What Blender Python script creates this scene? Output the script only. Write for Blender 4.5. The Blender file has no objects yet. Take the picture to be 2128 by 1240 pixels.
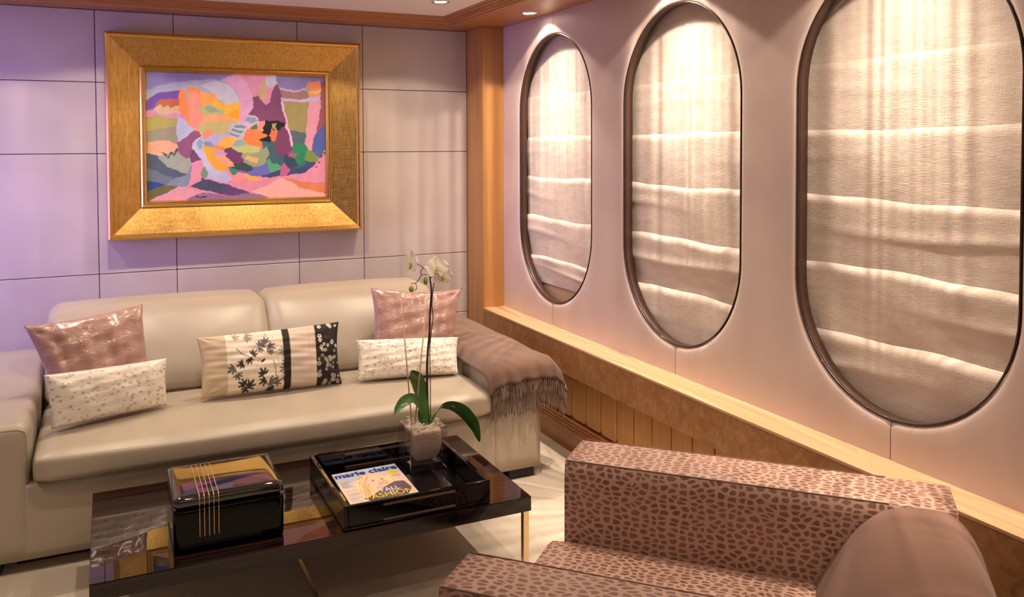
import bpy, bmesh, math, random
import numpy as np
from mathutils import Vector, Matrix
random.seed(7); rng = np.random.default_rng(7)
C = bpy.context.scene.collection
S = bpy.context.scene

# ------------------------------------------------------------------ camera, light, exposure
def make_camera():
    yaw, pitch, roll = .4445019, .03359366, .00301
    cy, sy, cp, sp = math.cos(yaw), math.sin(yaw), math.cos(pitch), math.sin(pitch)
    fwd = Vector((sy*cp, cy*cp, -sp)); right = Vector((cy, -sy, 0)); down = fwd.cross(right)
    c, s = math.cos(roll), math.sin(roll)
    r = c*right + s*down; d = -s*right + c*down
    cam = bpy.data.objects.new('camera', bpy.data.cameras.new('camera')); C.objects.link(cam)
    m = Matrix((( r.x, -d.x, -fwd.x, 0), (r.y, -d.y, -fwd.y, 0), (r.z, -d.z, -fwd.z, 1.42), (0, 0, 0, 1)))
    cam.matrix_world = m
    cam.data.sensor_width = 36; cam.data.sensor_fit = 'HORIZONTAL'
    cam.data.lens = 1767.02/2128*36
    cam.data.shift_y = -258.15/2128
    cam.data.clip_start = .05
    S.camera = cam
make_camera()
S.view_settings.view_transform = 'Standard'; S.view_settings.look = 'None'
S.view_settings.gamma = 1; S.view_settings.use_curve_mapping = False
S.view_settings.exposure = 0.10
S.cycles.max_bounces = 8
S.cycles.diffuse_bounces = 4
S.cycles.sample_clamp_indirect = 6
w = bpy.data.worlds.new('world'); S.world = w; w.use_nodes = True
w.node_tree.nodes['Background'].inputs[0].default_value = (.75, .68, .80, 1)
w.node_tree.nodes['Background'].inputs[1].default_value = .35

WINC = (1.0, .80, .62); WARM = (1.0, .81, .61); WARMER = (1.0, .74, .50)
SPOT_WALL, SPOT_WIN, SPOT_ROOM, LEFT_BLUE, FILL = 42, 680, 42, 15, 13

# ------------------------------------------------------------------ helpers
def lin(c):
    return tuple(((x/255)/12.92 if x/255 <= .04045 else ((x/255+.055)/1.055)**2.4) for x in c)
def prop(o, label=None, cat=None, group=None, kind=None):
    if label: o['label'] = label
    if cat: o['category'] = cat
    if group: o['group'] = group
    if kind: o['kind'] = kind
    return o
def empty(name, loc, label=None, cat=None, group=None, kind=None):
    o = bpy.data.objects.new(name, None); C.objects.link(o); o.location = cam_scaled(loc); o.empty_display_size = .1
    return prop(o, label, cat, group, kind)
CAM_SCALE = None   # (scale, centre before, centre after) for a set of things scaled about the camera
def cam_scaled(p):
    if CAM_SCALE is None: return Vector(p)
    k, a, b = CAM_SCALE; return (Vector(p)-Vector(a))*k+Vector(b)
def obj(name, verts, faces, m, parent=None, smooth=False, loc=None, colors=None, **k):
    """verts are in world coordinates; the mesh is stored relative to the parent chain"""
    base = Vector((0, 0, 0))
    if CAM_SCALE is not None: verts = [cam_scaled(q) for q in verts]
    p = parent
    while p is not None:
        base += p.location; p = p.parent
    if loc is None and parent is None and not k.get('kind'):
        v = np.array([tuple(a) for a in verts]); loc = ((v[:,0].min()+v[:,0].max())/2, (v[:,1].min()+v[:,1].max())/2, v[:,2].min())
    off = Vector(loc) if (loc is not None and parent is None) else Vector((0, 0, 0))
    me = bpy.data.meshes.new(name)
    me.from_pydata([tuple(Vector(v)-base-off) for v in verts], [], [tuple(f) for f in faces])
    me.update()
    if m is not None: me.materials.append(m)
    if smooth:
        me.polygons.foreach_set('use_smooth', [True]*len(me.polygons))
    if colors is not None:
        at = me.color_attributes.new('paint', 'FLOAT_COLOR', 'POINT')
        at.data.foreach_set('color', np.asarray(colors, dtype=np.float32).ravel())
    o = bpy.data.objects.new(name, me); C.objects.link(o)
    o.location = off
    if parent is not None: o.parent = parent
    return prop(o, **k)
def from_bm(name, bm, m, parent=None, smooth=False, **k):
    bm.verts.ensure_lookup_table(); bm.verts.index_update()
    v = [tuple(x.co) for x in bm.verts]; f = [[a.index for a in q.verts] for q in bm.faces]
    bm.free()
    return obj(name, v, f, m, parent, smooth, **k)
def bm_box(lo, hi, bev=0, seg=2):
    bm = bmesh.new(); bmesh.ops.create_cube(bm, size=1)
    lo, hi = Vector(lo), Vector(hi); c = (lo+hi)/2; s = hi-lo
    for v in bm.verts: v.co = Vector((v.co.x*s.x, v.co.y*s.y, v.co.z*s.z))+c
    if bev: bmesh.ops.bevel(bm, geom=bm.edges[:], offset=bev, segments=seg, profile=.5, affect='EDGES')
    return bm
def box(name, lo, hi, m, parent=None, bev=0, seg=2, smooth=False, **k):
    return from_bm(name, bm_box(lo, hi, bev, seg), m, parent, smooth, **k)
def grid_faces(nu, nv, off=0, flip=False, closed_u=False):
    f = []
    for i in range(nu if closed_u else nu-1):
        for j in range(nv-1):
            a = off+i*nv+j; b = off+((i+1) % nu)*nv+j
            q = (a, b, b+1, a+1)
            f.append(q[::-1] if flip else q)
    return f
def frames(pts):
    pts = [Vector(p) for p in pts]; out = []; n = None
    for i, p in enumerate(pts):
        t = (pts[min(i+1, len(pts)-1)]-pts[max(i-1, 0)]).normalized()
        if n is None:
            n = t.cross(Vector((0, 0, 1)));
            if n.length < .05: n = t.cross(Vector((0, 1, 0)))
            n.normalize()
        n = (n - t*n.dot(t)).normalized()
        out.append((p, t, n, t.cross(n)))
    return out
def tube_data(pts, rad, seg=8, v=None, f=None):
    v = [] if v is None else v; f = [] if f is None else f
    fr = frames(pts); off = len(v); n = len(fr)
    for i, (p, t, a, b) in enumerate(fr):
        r = rad[i] if hasattr(rad, '__len__') else rad
        for j in range(seg):
            th = 2*math.pi*j/seg
            v.append(p+a*(r*math.cos(th))+b*(r*math.sin(th)))
    for i in range(n-1):
        for j in range(seg):
            a = off+i*seg+j; b = off+i*seg+(j+1) % seg
            f.append((a, b, b+seg, a+seg))
    f.append(tuple(off+j for j in range(seg))[::-1]); f.append(tuple(off+(n-1)*seg+j for j in range(seg)))
    return v, f
def tube(name, pts, rad, m, parent=None, seg=8, **k):
    v, f = tube_data(pts, rad, seg)
    return obj(name, v, f, m, parent, True, **k)
def smooth_path(pts, n=6):
    P = [Vector(p) for p in pts]; out = []
    for i in range(len(P)-1):
        p0, p1, p2, p3 = P[max(i-1, 0)], P[i], P[i+1], P[min(i+2, len(P)-1)]
        for k in range(n):
            t = k/n
            out.append(.5*((2*p1)+(-p0+p2)*t+(2*p0-5*p1+4*p2-p3)*t*t+(-p0+3*p1-3*p2+p3)*t**3))
    out.append(P[-1]); return out

# ------------------------------------------------------------------ materials
def mat(name, color=(.5, .5, .5), rough=.5, metal=0, **k):
    m = bpy.data.materials.new(name); m.use_nodes = True
    b = m.node_tree.nodes['Principled BSDF']
    b.inputs['Base Color'].default_value = (*color[:3], 1); b.inputs['Roughness'].default_value = rough
    b.inputs['Metallic'].default_value = metal
    for a, v in k.items(): b.inputs[a.replace('_', ' ')].default_value = v
    m['b'] = 1
    return m
class N:
    """little node builder"""
    def __init__(s, m): s.m = m; s.t = m.node_tree; s.b = s.t.nodes['Principled BSDF']
    def n(s, typ, **k):
        x = s.t.nodes.new(typ)
        for a, v in k.items():
            if a.startswith('i_'):
                kk = a[2:].replace('_', ' '); kk = int(kk) if kk.isdigit() else kk
                if hasattr(v, 'is_output') or isinstance(v, bpy.types.NodeSocket): s.t.links.new(v, x.inputs[kk])
                else: x.inputs[kk].default_value = v
            else: setattr(x, a, v)
        return x
    def coord(s, scale=(1, 1, 1), kind='Object', rot=(0, 0, 0)):
        c = s.n('ShaderNodeTexCoord'); mp = s.n('ShaderNodeMapping', i_Vector=c.outputs[kind])
        mp.inputs['Scale'].default_value = scale; mp.inputs['Rotation'].default_value = rot
        return mp.outputs[0]
    def noise(s, vec, scale=5, detail=4, rough=.5, dist=0):
        return s.n('ShaderNodeTexNoise', i_Vector=vec, i_Scale=scale, i_Detail=detail, i_Roughness=rough, i_Distortion=dist).outputs[0]
    def ramp(s, fac, stops, interp='LINEAR'):
        r = s.n('ShaderNodeValToRGB', i_Fac=fac); e = r.color_ramp; e.interpolation = interp
        while len(e.elements) > 1: e.elements.remove(e.elements[-1])
        for i, (p, c) in enumerate(stops):
            el = e.elements[0] if i == 0 else e.elements.new(p)
            el.position = p; el.color = (*c[:3], 1) if hasattr(c, '__len__') else (c, c, c, 1)
        return r.outputs[0]
    def mix(s, fac, a, b, mode='MIX'):
        x = s.n('ShaderNodeMix', data_type='RGBA', blend_type=mode)
        for i, v in ((0, fac), (6, a), (7, b)):
            if isinstance(v, bpy.types.NodeSocket): s.t.links.new(v, x.inputs[i])
            else: x.inputs[i].default_value = (*v[:3], 1) if hasattr(v, '__len__') else v
        return x.outputs[2]
    def bump(s, h, strength=.3, dist=.002, normal=None):
        x = s.n('ShaderNodeBump', i_Height=h, i_Strength=strength, i_Distance=dist)
        if normal is not None: s.t.links.new(normal, x.inputs['Normal'])
        s.t.links.new(x.outputs[0], s.b.inputs['Normal']); return x.outputs[0]
    def out(s, name, v):
        if isinstance(v, bpy.types.NodeSocket): s.t.links.new(v, s.b.inputs[name])
        else: s.b.inputs[name].default_value = v
M = {}
def wood(name, c1, c2, c3, grain='z', rough=.38, scale=1.0):
    m = mat(name, c1, rough, Coat_Weight=.15, Coat_Roughness=.25); n = N(m)
    sc = {'z': (40, 40, 1.2), 'x': (1.2, 40, 40), 'y': (40, 1.2, 40)}[grain]
    v = n.coord([a*scale for a in sc])
    a = n.noise(v, 1, 6, .55, .3); b = n.noise(v, 4, 3, .5)
    col = n.ramp(a, [(.3, c1), (.5, c2), (.68, c3)])
    col = n.mix(n.ramp(b, [(.45, 0), (.75, .35)]), col, c3)
    n.out('Base Color', col); n.bump(b, .06, .001)
    M[name] = m
wood('anigre', (.52, .265, .085), (.48, .235, .072), (.42, .195, .056), 'z')
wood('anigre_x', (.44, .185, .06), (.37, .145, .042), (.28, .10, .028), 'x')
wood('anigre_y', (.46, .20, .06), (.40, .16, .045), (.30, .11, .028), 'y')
wood('sill_wood', (.66, .41, .235), (.63, .385, .215), (.59, .345, .185), 'y', .33, .35)
# burl veneer
m = mat('burl', (.3, .12, .05), .35, Coat_Weight=.2, Coat_Roughness=.25); n = N(m)
v = n.coord((1, 1, 1)); a = n.noise(v, 16, 6, .65, 1.2); b = n.n('ShaderNodeTexVoronoi', i_Vector=v, i_Scale=38.0).outputs[0]
col = n.ramp(a, [(.3, (.26, .115, .042)), (.5, (.37, .18, .068)), (.7, (.46, .245, .10))])
n.out('Base Color', n.mix(n.ramp(b, [(.1, .35), (.5, 0)]), col, (.22, .09, .035))); M['burl'] = m
# leather wall panels
def leather(name, c, rough, bump=.12, scale=220, sheen=0, var=.06, spec=.5):
    m = mat(name, c, rough, Sheen_Weight=sheen, Specular_IOR_Level=spec); n = N(m); v = n.coord()
    a = n.noise(v, 3, 3, .5); f = n.noise(v, scale, 2, .6)
    n.out('Base Color', n.mix(n.ramp(a, [(.35, 0), (.65, 1)]), tuple(x*(1-var) for x in c), tuple(min(1, x*(1+var)) for x in c)))
    n.bump(f, bump, .0008); M[name] = m
    return m
leather('wall_leather', (.53, .465, .44), .50, .18, 260)
leather('win_leather', (.62, .51, .475), .46, .15, 260)
leather('sofa_leather', (.42, .36, .28), .38, .10, 300, var=.03)
leather('taupe_fabric', (.19, .10, .070), .9, .5, 700, .1)
leather('canvas_white', (.78, .70, .62), .9, .5, 600)
# blind linen: warp and weft
m = mat('linen', (.72, .63, .54), .9, Sheen_Weight=.2); n = N(m)
v1 = n.coord((1, 500, 30)); v2 = n.coord((1, 30, 500)); v3 = n.coord((1, 1, 1))
a = n.noise(v1, 1, 2); b = n.noise(v2, 1, 2); c = n.noise(v3, 30, 5, .65); c2 = n.noise(n.coord((1, 3, 14)), 3, 4, .6)
s_ = n.n('ShaderNodeMath', operation='ADD', i_0=a, i_1=b).outputs[0]
s2 = n.n('ShaderNodeMath', operation='MULTIPLY_ADD', i_0=c, i_1=1.5, i_2=s_).outputs[0]
n.out('Base Color', n.mix(n.ramp(c2, [(.35, 0), (.7, 1)]), (.665, .555, .475), (.765, .67, .595)))
n.bump(s2, .38, .0022); M['linen'] = m
M['dark_trim'] = mat('dark_trim', (.035, .015, .009), .3, Coat_Weight=.3)
M['reveal'] = mat('reveal', (.062, .028, .018), .45)
M['dark_wall'] = mat('dark_wall', (.10, .06, .045), .6)
M['joint'] = mat('joint', (.045, .03, .03), .9)
M['tan_pad'] = mat('tan_pad', (.62, .42, .27), .6)
M['tan'] = mat('tan', (.42, .25, .13), .5)
m = mat('glass', (1, 1, 1), 0, Transmission_Weight=1, IOR=1.45); M['glass'] = m
m = bpy.data.materials.new('vase_glass'); m.use_nodes = True; t_ = m.node_tree; t_.nodes.clear()
o_ = t_.nodes.new('ShaderNodeOutputMaterial'); mx_ = t_.nodes.new('ShaderNodeMixShader'); tr_ = t_.nodes.new('ShaderNodeBsdfTransparent'); tr_.inputs[0].default_value = (.93, .91, .95, 1)
gl_ = t_.nodes.new('ShaderNodeBsdfGlossy'); gl_.inputs['Roughness'].default_value = .02; lw_ = t_.nodes.new('ShaderNodeLayerWeight'); pw_ = t_.nodes.new('ShaderNodeMath'); pw_.operation = 'POWER'; pw_.inputs[1].default_value = 2.2
t_.links.new(lw_.outputs['Facing'], pw_.inputs[0]); fr_ = t_.nodes.new('ShaderNodeMath'); fr_.operation = 'MULTIPLY_ADD'; fr_.inputs[1].default_value = .8; fr_.inputs[2].default_value = .10; t_.links.new(pw_.outputs[0], fr_.inputs[0])
for a_, b_ in ((fr_.outputs[0], mx_.inputs[0]), (tr_.outputs[0], mx_.inputs[1]), (gl_.outputs[0], mx_.inputs[2]), (mx_.outputs[0], o_.inputs[0])): t_.links.new(a_, b_)
M['vase_glass'] = m
M['ceiling_white'] = mat('ceiling_white', (.74, .68, .62), .9)
# carpet
m = mat('carpet', (.70, .60, .48), .95, Sheen_Weight=.2); n = N(m); v = n.coord()
a = n.noise(v, 260, 3, .7); b = n.noise(v, 14, 3, .5)
n.out('Base Color', n.mix(n.ramp(a, [(.3, 0), (.7, 1)]), (.55, .46, .36), (.78, .69, .565))); n.bump(a, .8, .006); M['carpet'] = m
# gold leaf
m = mat('gold', (.73, .46, .13), .34, 1); n = N(m)
vv = n.coord((1, 1, 1))
br = n.n('ShaderNodeTexBrick', i_Vector=n.coord((1, 1, 1), rot=(math.pi/2, 0, 0)), i_Scale=10.0)
br.inputs['Mortar Size'].default_value = .012; br.inputs['Color1'].default_value = (1, 1, 1, 1); br.inputs['Color2'].default_value = (.82, .82, .82, 1); br.inputs['Mortar'].default_value = (.55, .5, .5, 1)
br.inputs['Brick Width'].default_value = .45; br.inputs['Row Height'].default_value = .42
a = n.noise(n.coord((30, 30, 3)), 6, 4, .6); a2 = n.noise(n.coord((4, 4, 60)), 5, 4, .6)
base = n.mix(n.ramp(a, [(.35, 0), (.7, 1)]), (.60, .33, .075), (.84, .56, .20))
n.out('Base Color', n.mix(.35, base, br.outputs[0], 'MULTIPLY'))
n.out('Roughness', n.ramp(a2, [(.3, .28), (.7, .46)])); n.bump(a2, .05, .001); M['gold'] = m
M['gold_edge'] = mat('gold_edge', (.80, .52, .17), .22, 1)
# macassar ebony, lacquered
m = mat('ebony', (.012, .005, .004), .12, Coat_Weight=1, Coat_Roughness=.015, Coat_IOR=1.5, Specular_IOR_Level=0); n = N(m)
a = n.noise(n.coord((1.5, 130, 130)), 1, 4, .5)
n.out('Base Color', n.ramp(a, [(.45, (.006, .003, .003)), (.62, (.035, .011, .007)), (.72, (.010, .004, .003))])); M['ebony'] = m
M['lacquer'] = mat('lacquer', (.002, .0015, .002), .3, Coat_Weight=1, Coat_Roughness=.02, Coat_IOR=1.42, Specular_IOR_Level=0)
M['box_body'] = mat('box_body', (.0015, .001, .001), .3, Coat_Weight=1, Coat_Roughness=.02, Coat_IOR=1.3, Specular_IOR_Level=0)
m = mat('box_top', (.006, .004, .002), .08, Coat_Weight=1, Coat_Roughness=.03, Coat_IOR=1.85, Specular_IOR_Level=0); n = N(m)
n.bump(n.noise(n.coord((6, 40, 6)), 1, 2), .35, .004); M['box_lacquer'] = m
M['inlay'] = mat('inlay', (.62, .40, .22), .35, .6)
M['slot_brown'] = mat('slot_brown', (.10, .055, .045), .3, Coat_Weight=.6)
M['brass'] = mat('brass', (.80, .62, .38), .22, 1)
M['foot_black'] = mat('foot_black', (.012, .01, .01), .6)
M['steel'] = mat('steel', (.7, .68, .66), .2, 1)
# crocodile print fabric
def croc(name):
    net, spot, spot2 = (.51, .325, .26), (.15, .062, .034), (.22, .10, .055)
    m = mat(name, net, .5, 0, Coat_Weight=.15, Coat_Roughness=.35); n = N(m)
    uv = n.n('ShaderNodeTexCoord').outputs['UV']
    mp = n.n('ShaderNodeMapping', i_Vector=uv); mp.inputs['Scale'].default_value = (1, 1.62, 1)
    wob = n.n('ShaderNodeVectorMath', operation='MULTIPLY_ADD', i_0=n.n('ShaderNodeTexNoise', i_Vector=mp.outputs[0], i_Scale=14.0, i_Detail=1.0).outputs[1], i_1=(.016, .016, 0), i_2=mp.outputs[0]).outputs[0]
    vo = n.n('ShaderNodeTexVoronoi', feature='DISTANCE_TO_EDGE', voronoi_dimensions='2D', i_Vector=wob, i_Scale=42.0, i_Randomness=.82)
    f1 = n.n('ShaderNodeTexVoronoi', feature='F1', voronoi_dimensions='2D', i_Vector=wob, i_Scale=42.0, i_Randomness=.82)
    big = n.noise(uv, 11, 2); nz = n.noise(uv, 220, 2)
    thr = n.n('ShaderNodeMath', operation='MULTIPLY_ADD', i_0=f1.outputs[0], i_1=-.40, i_2=vo.outputs[0]).outputs[0]
    mask = n.ramp(thr, [(-.0, 0), (.05, 1)])
    dark = n.mix(n.ramp(big, [(.4, 0), (.6, 1)]), spot, spot2)
    dark = n.mix(n.ramp(nz, [(.3, .25), (.7, 0)]), dark, net)
    n.out('Base Color', n.mix(mask, net, dark)); n.bump(mask, -.35, .003)
    M[name] = m
croc('croc')
m = mat('pink_croc', (.47, .275, .235), .30, 0, Coat_Weight=.6, Coat_Roughness=.22); n = N(m)
vo = n.n('ShaderNodeTexVoronoi', feature='DISTANCE_TO_EDGE', i_Vector=n.coord((1, 1, 2.2)), i_Scale=26.0)
e_ = n.ramp(vo.outputs[0], [(0, 0), (.08, 1)]); cr = n.noise(n.coord((2, 2, 16)), 4, 4, .6)
h_ = n.n('ShaderNodeMath', operation='MULTIPLY_ADD', i_0=cr, i_1=1.3, i_2=e_).outputs[0]
n.out('Base Color', n.mix(n.noise(n.coord(), 40, 3), (.38, .205, .175), (.54, .335, .29))); n.bump(h_, .28, .0025); M['pink_croc'] = m
m = mat('white_croc', (.78, .72, .65), .36, 0, Coat_Weight=.4, Coat_Roughness=.3); n = N(m)
vo = n.n('ShaderNodeTexVoronoi', feature='F1', i_Vector=n.coord((.8, 1, 1.1)), i_Scale=62.0)
sp = n.ramp(vo.outputs[0], [(.26, 1), (.40, 0)]); bg = n.ramp(n.noise(n.coord((1, 1, 1)), 9, 2), [(.28, 0), (.40, 1)])
gate = n.n('ShaderNodeMath', operation='MULTIPLY', i_0=sp, i_1=bg).outputs[0]
gate = n.n('ShaderNodeMath', operation='MULTIPLY', i_0=gate, i_1=.7).outputs[0]
vo2 = n.n('ShaderNodeTexVoronoi', feature='DISTANCE_TO_EDGE', i_Vector=n.coord((1, 1, 1.6)), i_Scale=36.0)
n.out('Base Color', n.mix(gate, (.86, .79, .71), (.46, .34, .20)))
n.bump(n.ramp(vo2.outputs[0], [(0, 0), (.12, 1)]), .15, .0015); M['white_croc'] = m
# painted meshes carry their print in a colour attribute
def printed(name, rough, coat=0, bump=0):
    m = mat(name, (.5, .5, .5), rough, Coat_Weight=coat); n = N(m)
    a = n.n('ShaderNodeVertexColor', layer_name='paint'); n.out('Base Color', a.outputs[0])
    if bump: n.bump(n.noise(n.coord(), 120, 3), bump, .001)
    M[name] = m
printed('oil_paint', .55, .1, .25); printed('print_cotton', .8, 0, .2); printed('cover_gloss', .25, .6)
M['cashmere'] = mat('cashmere', (.165, .092, .066), .95, Sheen_Weight=.2)
n = N(M['cashmere']); n.bump(n.noise(n.coord((1, 1, 1)), 500, 2), .5, .002)
M['fringe'] = mat('fringe', (.175, .10, .075), .9, Sheen_Weight=.3)
m = mat('leaf', (.045, .13, .025), .32, Coat_Weight=.3); n = N(m)
n.out('Base Color', n.mix(n.noise(n.coord(), 18, 2), (.025, .085, .018), (.07, .19, .04))); M['leaf'] = m
M['petal'] = mat('petal', (.86, .82, .74), .6, Subsurface_Weight=.25); M['petal'].node_tree.nodes['Principled BSDF'].inputs['Subsurface Scale'].default_value = .01
M['lip'] = mat('lip', (.72, .42, .08), .5); M['bud'] = mat('bud', (.26, .34, .05), .5)
M['stem'] = mat('stem', (.035, .028, .014), .5); M['stick'] = mat('stick', (.62, .40, .26), .6)
m = mat('pebble', (.66, .54, .38), .7); n = N(m)
n.out('Base Color', n.mix(n.noise(n.coord((3, 3, 12)), 20, 4, .6), (.62, .49, .33), (.86, .76, .60))); n.bump(n.noise(n.coord((1, 1, 6)), 60, 3), .8, .006); M['filler'] = m
M['moss'] = mat('moss', (.75, .68, .56), .9)
def emis(name, col, st):
    m = mat(name, (0, 0, 0), .5); b = m.node_tree.nodes['Principled BSDF']
    b.inputs['Emission Color'].default_value = (*col, 1); b.inputs['Emission Strength'].default_value = st; M[name] = m
emis('lamp_glow', (1, .9, .75), 30)
for nm, c in (('ink_blue', (.015, .035, .30)), ('ink_white', (.9, .88, .85)), ('ink_yellow', (.80, .62, .05))): M[nm] = mat(nm, c, .3)
M['pages'] = mat('pages', (.75, .70, .64), .7)

# ------------------------------------------------------------------ room
XW, YB, ZS, ZC = 2.0, 4.534, 2.073, 2.112     # window wall, back wall, soffit, ceiling
XL, YF = -1.7, -2.2                            # left wall, wall behind the camera
box('floor', (XL-.1, YF-.1, -.1), (2.3, YB+.12, 0), M['carpet'], kind='structure')
box('ceiling', (XL-.1, YF-.1, 2.15), (2.3, YB+.12, 2.25), M['ceiling_white'], kind='structure')
box('wall_left', (XL-.1, YF, 0), (XL, YB+.12, 2.15), M['wall_leather'], kind='structure')
box('wall_front', (XL-.1, YF-.1, 0), (2.3, YF, 2.15), M['dark_wall'], kind='structure')
wb = box('wall_back', (XL, YB+.012, 0), (2.3, YB+.12, 2.15), M['joint'], kind='structure')
# leather panels of the back wall: raised slabs with soft edges
cols = [-1.7, -1.26, -.647, -.0425, .307, .912, 1.2625, 1.873]
rows = [.02, .463, .807, 1.387, 1.729, 2.073]
g = .0016
for i in range(len(cols)-1):
    for j in range(len(rows)-1):
        box('wall_panel', (cols[i]+g, YB, rows[j]+g), (cols[i+1]-g, YB+.013, rows[j+1]-g), M['wall_leather'], wb, .0022, 2)
# corner pillar
YP, XP = 4.309, 1.874
prop(box('trim_1', (XP, YP, 0), (2.1, YB+.012, ZS), M['anigre'], bev=.003), kind='structure')
# ceiling panel and cornice: soffit band + fluted cove
box('ceiling_panel', (XL, YF, ZC), (1.70, 4.34, 2.15), M['ceiling_white'], prop(empty('trim_2', (0, 0, 0)), kind='structure'))
def cove(name, path, m, flutes=5):
    # path: list of (outer point, inner point); outer at soffit height, inner at the ceiling
    v = []; f = []
    prof = []
    for k in range(flutes):
        t0, t1 = k/flutes, (k+1)/flutes
        for t in np.linspace(t0, t1, 5)[:-1]:
            s = (t-t0)*flutes
            prof.append((t, .0045*math.sin(math.pi*s)))
        prof.append((t1-.004, 0)); prof.append((t1-.003, .004))
    for o, i in path:
        o = Vector(o); i = Vector(i)
        for t, h in prof:
            p = o.lerp(i, t); p.z = ZS+.0+(ZC-.0-ZS)*t - h*.0 - .000
            p.z = ZS+(ZC-ZS)*t - h
            v.append(p)
    f = grid_faces(len(path), len(prof))
    return obj(name, v, f, m, CORN, False)
CORN = prop(empty('trim_3', (0, 0, 0)), kind='structure')
xo, yo, xi, yi = 1.722, 4.372, 1.640, 4.285
cove('fluted_cove', [((XL, yo, 0), (XL, yi, 0)), ((xo, yo, 0), (xi, yi, 0))], M['anigre_x'])
cove('fluted_cove', [((xo, yo, 0), (xi, yi, 0)), ((xo, YF, 0), (xi, YF, 0))], M['anigre_y'])
box('soffit_board', (XL, yo, ZS), (XP+.2, YB+.012, ZS+.05), M['anigre_x'], CORN)
box('soffit_board', (xo, YF, ZS), (2.1, yo, ZS+.05), M['anigre_y'], CORN)

# ------------------------------------------------------------------ window wall
XB = 2.065
YEND = -.83
wr = box('wall_right', (2.115, YF, 0), (2.3, YB+.12, 2.15), M['tan'], kind='structure')
RW, RZ, ZCW = .373, .373, 1.303     # half width, arch radius, centre height
HS = .668 - RZ                      # half height of the straight sides
def outline(side, yc, n=24, r=0.0):
    """half outline from top centre to bottom centre; side=+1 towards the camera (-y), -1 away"""
    pts = []
    for k in range(n+1):
        a = math.pi/2*(1-k/n); pts.append((yc-side*(RW+r)*math.cos(a), ZCW+HS+(RZ+r)*math.sin(a)))
    for k in range(1, 9): pts.append((yc-side*(RW+r), ZCW+HS-2*HS*k/9))
    for k in range(n+1):
        a = -math.pi/2*k/n; pts.append((yc-side*(RW+r)*math.cos(a), ZCW-HS+(RZ+r)*math.sin(a)))
    return pts
LT = .521   # ledge top
wc = [3.735, 2.718, 1.702, .686]
rings = [(0, .018), (.0008, .013), (.003, .0085), (.0065, .005), (.011, .0024), (.017, .0006), (.026, -.0004), (.06, -.0008)]
def half_cell(side, yc, yedge, v, f):
    o0 = len(v); base = outline(side, yc); nb = len(base)
    for d, dx in rings:
        for (y, z) in outline(side, yc, r=d):
            v.append((XW+dx, y, z))
    # outer border: project from the centre
    outer = outline(side, yc, r=rings[-1][0])
    zt, zb = ZS, LT
    border = []
    for (y, z) in outer:
        dy, dz = y-yc, z-ZCW
        if abs(z-ZCW) <= HS: border.append((yedge, z)); continue
        cz = ZCW+HS if z > ZCW else ZCW-HS
        dy, dz = y-yc, z-cz
        t1 = abs((yedge-yc)/dy) if abs(dy) > 1e-6 else 1e9
        t2 = ((zt if dz > 0 else zb)-cz)/dz if abs(dz) > 1e-6 else 1e9
        t = min(t1, t2); border.append((yc+dy*t, cz+dz*t))
    for q in (.5, 1):
        for a, b in zip(outer, border):
            v.append((XW, a[0]+(b[0]-a[0])*q, a[1]+(b[1]-a[1])*q))
    f += grid_faces(len(rings)+2, nb, o0, flip=side < 0)
    # corner fillers
    for zz in (zt, zb):
        idx = [i for i, (y, z) in enumerate(border) if abs(z-zz) < 1e-6]
        jd = [i for i, (y, z) in enumerate(border) if abs(y-yedge) < 1e-6]
        if not idx or not jd: continue
        i = idx[-1] if zz == zt else idx[0]; j = jd[0] if zz == zt else jd[-1]
        v.append((XW, yedge, zz)); k = len(v)-1; row = o0+(len(rings)+1)*nb
        f.append((row+i, row+j, k))
GJ = .0010
def wall_panel_between(ya, yb_, a_half, b_half):
    """leather panel from window centre ya (far) to window centre yb_ (near)"""
    v = []; f = []; mid = (ya+yb_)/2 if (a_half and b_half) else (ya if not a_half else yb_)
    if a_half: half_cell(1, ya, mid, v, f)
    if b_half: half_cell(-1, yb_, mid, v, f)
    v = [(x, (y-GJ if a_half and y > ya-GJ else (y+GJ if b_half and y < yb_+GJ else y)), z) for x, y, z in v]
    v = [(x+(.004 if (a_half and y > ya-GJ-1e-5) or (b_half and y < yb_+GJ+1e-5) else 0), y, z) for x, y, z in v]
    def nx(q):
        a, b, c = (Vector(v[i]) for i in (q[0], q[1], q[2])); return (b-a).cross(c-a).x+((c-a).cross(Vector(v[q[-1]])-a).x if len(q) > 3 else 0)
    f = [q if nx(q) <= 0 else tuple(q)[::-1] for q in f]
    o = obj('leather_panel', v, f, M['win_leather'], wr, True)
    return o
wall_panel_between(YP-.002, wc[0], False, True)
for a, b in zip(wc[:-1], wc[1:]): wall_panel_between(a, b, True, True)
wall_panel_between(wc[3], -.33, True, False)
box('leather_panel', (XW, YF, LT), (XW+.02, -.333, ZS), M['win_leather'], wr, .002)
box('joint_backing', (XW+.022, YF, LT-.02), (XW+.028, YF+.01, ZS), M['joint'], wr)
for yc in wc:   # dark strips behind the joints above and below each window
    box('joint_backing', (XW+.012, yc-.02, LT), (XW+.016, yc+.02, ZCW-.668), M['joint'], wr)
    box('joint_backing', (XW+.012, yc-.02, ZCW+.668), (XW+.016, yc+.02, ZS), M['joint'], wr)
def full_outline(yc, r, n=28):
    pts = []
    for k in range(n+1):
        a = math.pi*k/n; pts.append((yc-(RW+r)*math.cos(a), ZCW+HS+(RZ+r)*math.sin(a)))
    for k in range(n+1):
        a = math.pi+math.pi*k/n; pts.append((yc-(RW+r)*math.cos(a), ZCW-HS+(RZ+r)*math.sin(a)))
    return pts
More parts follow.
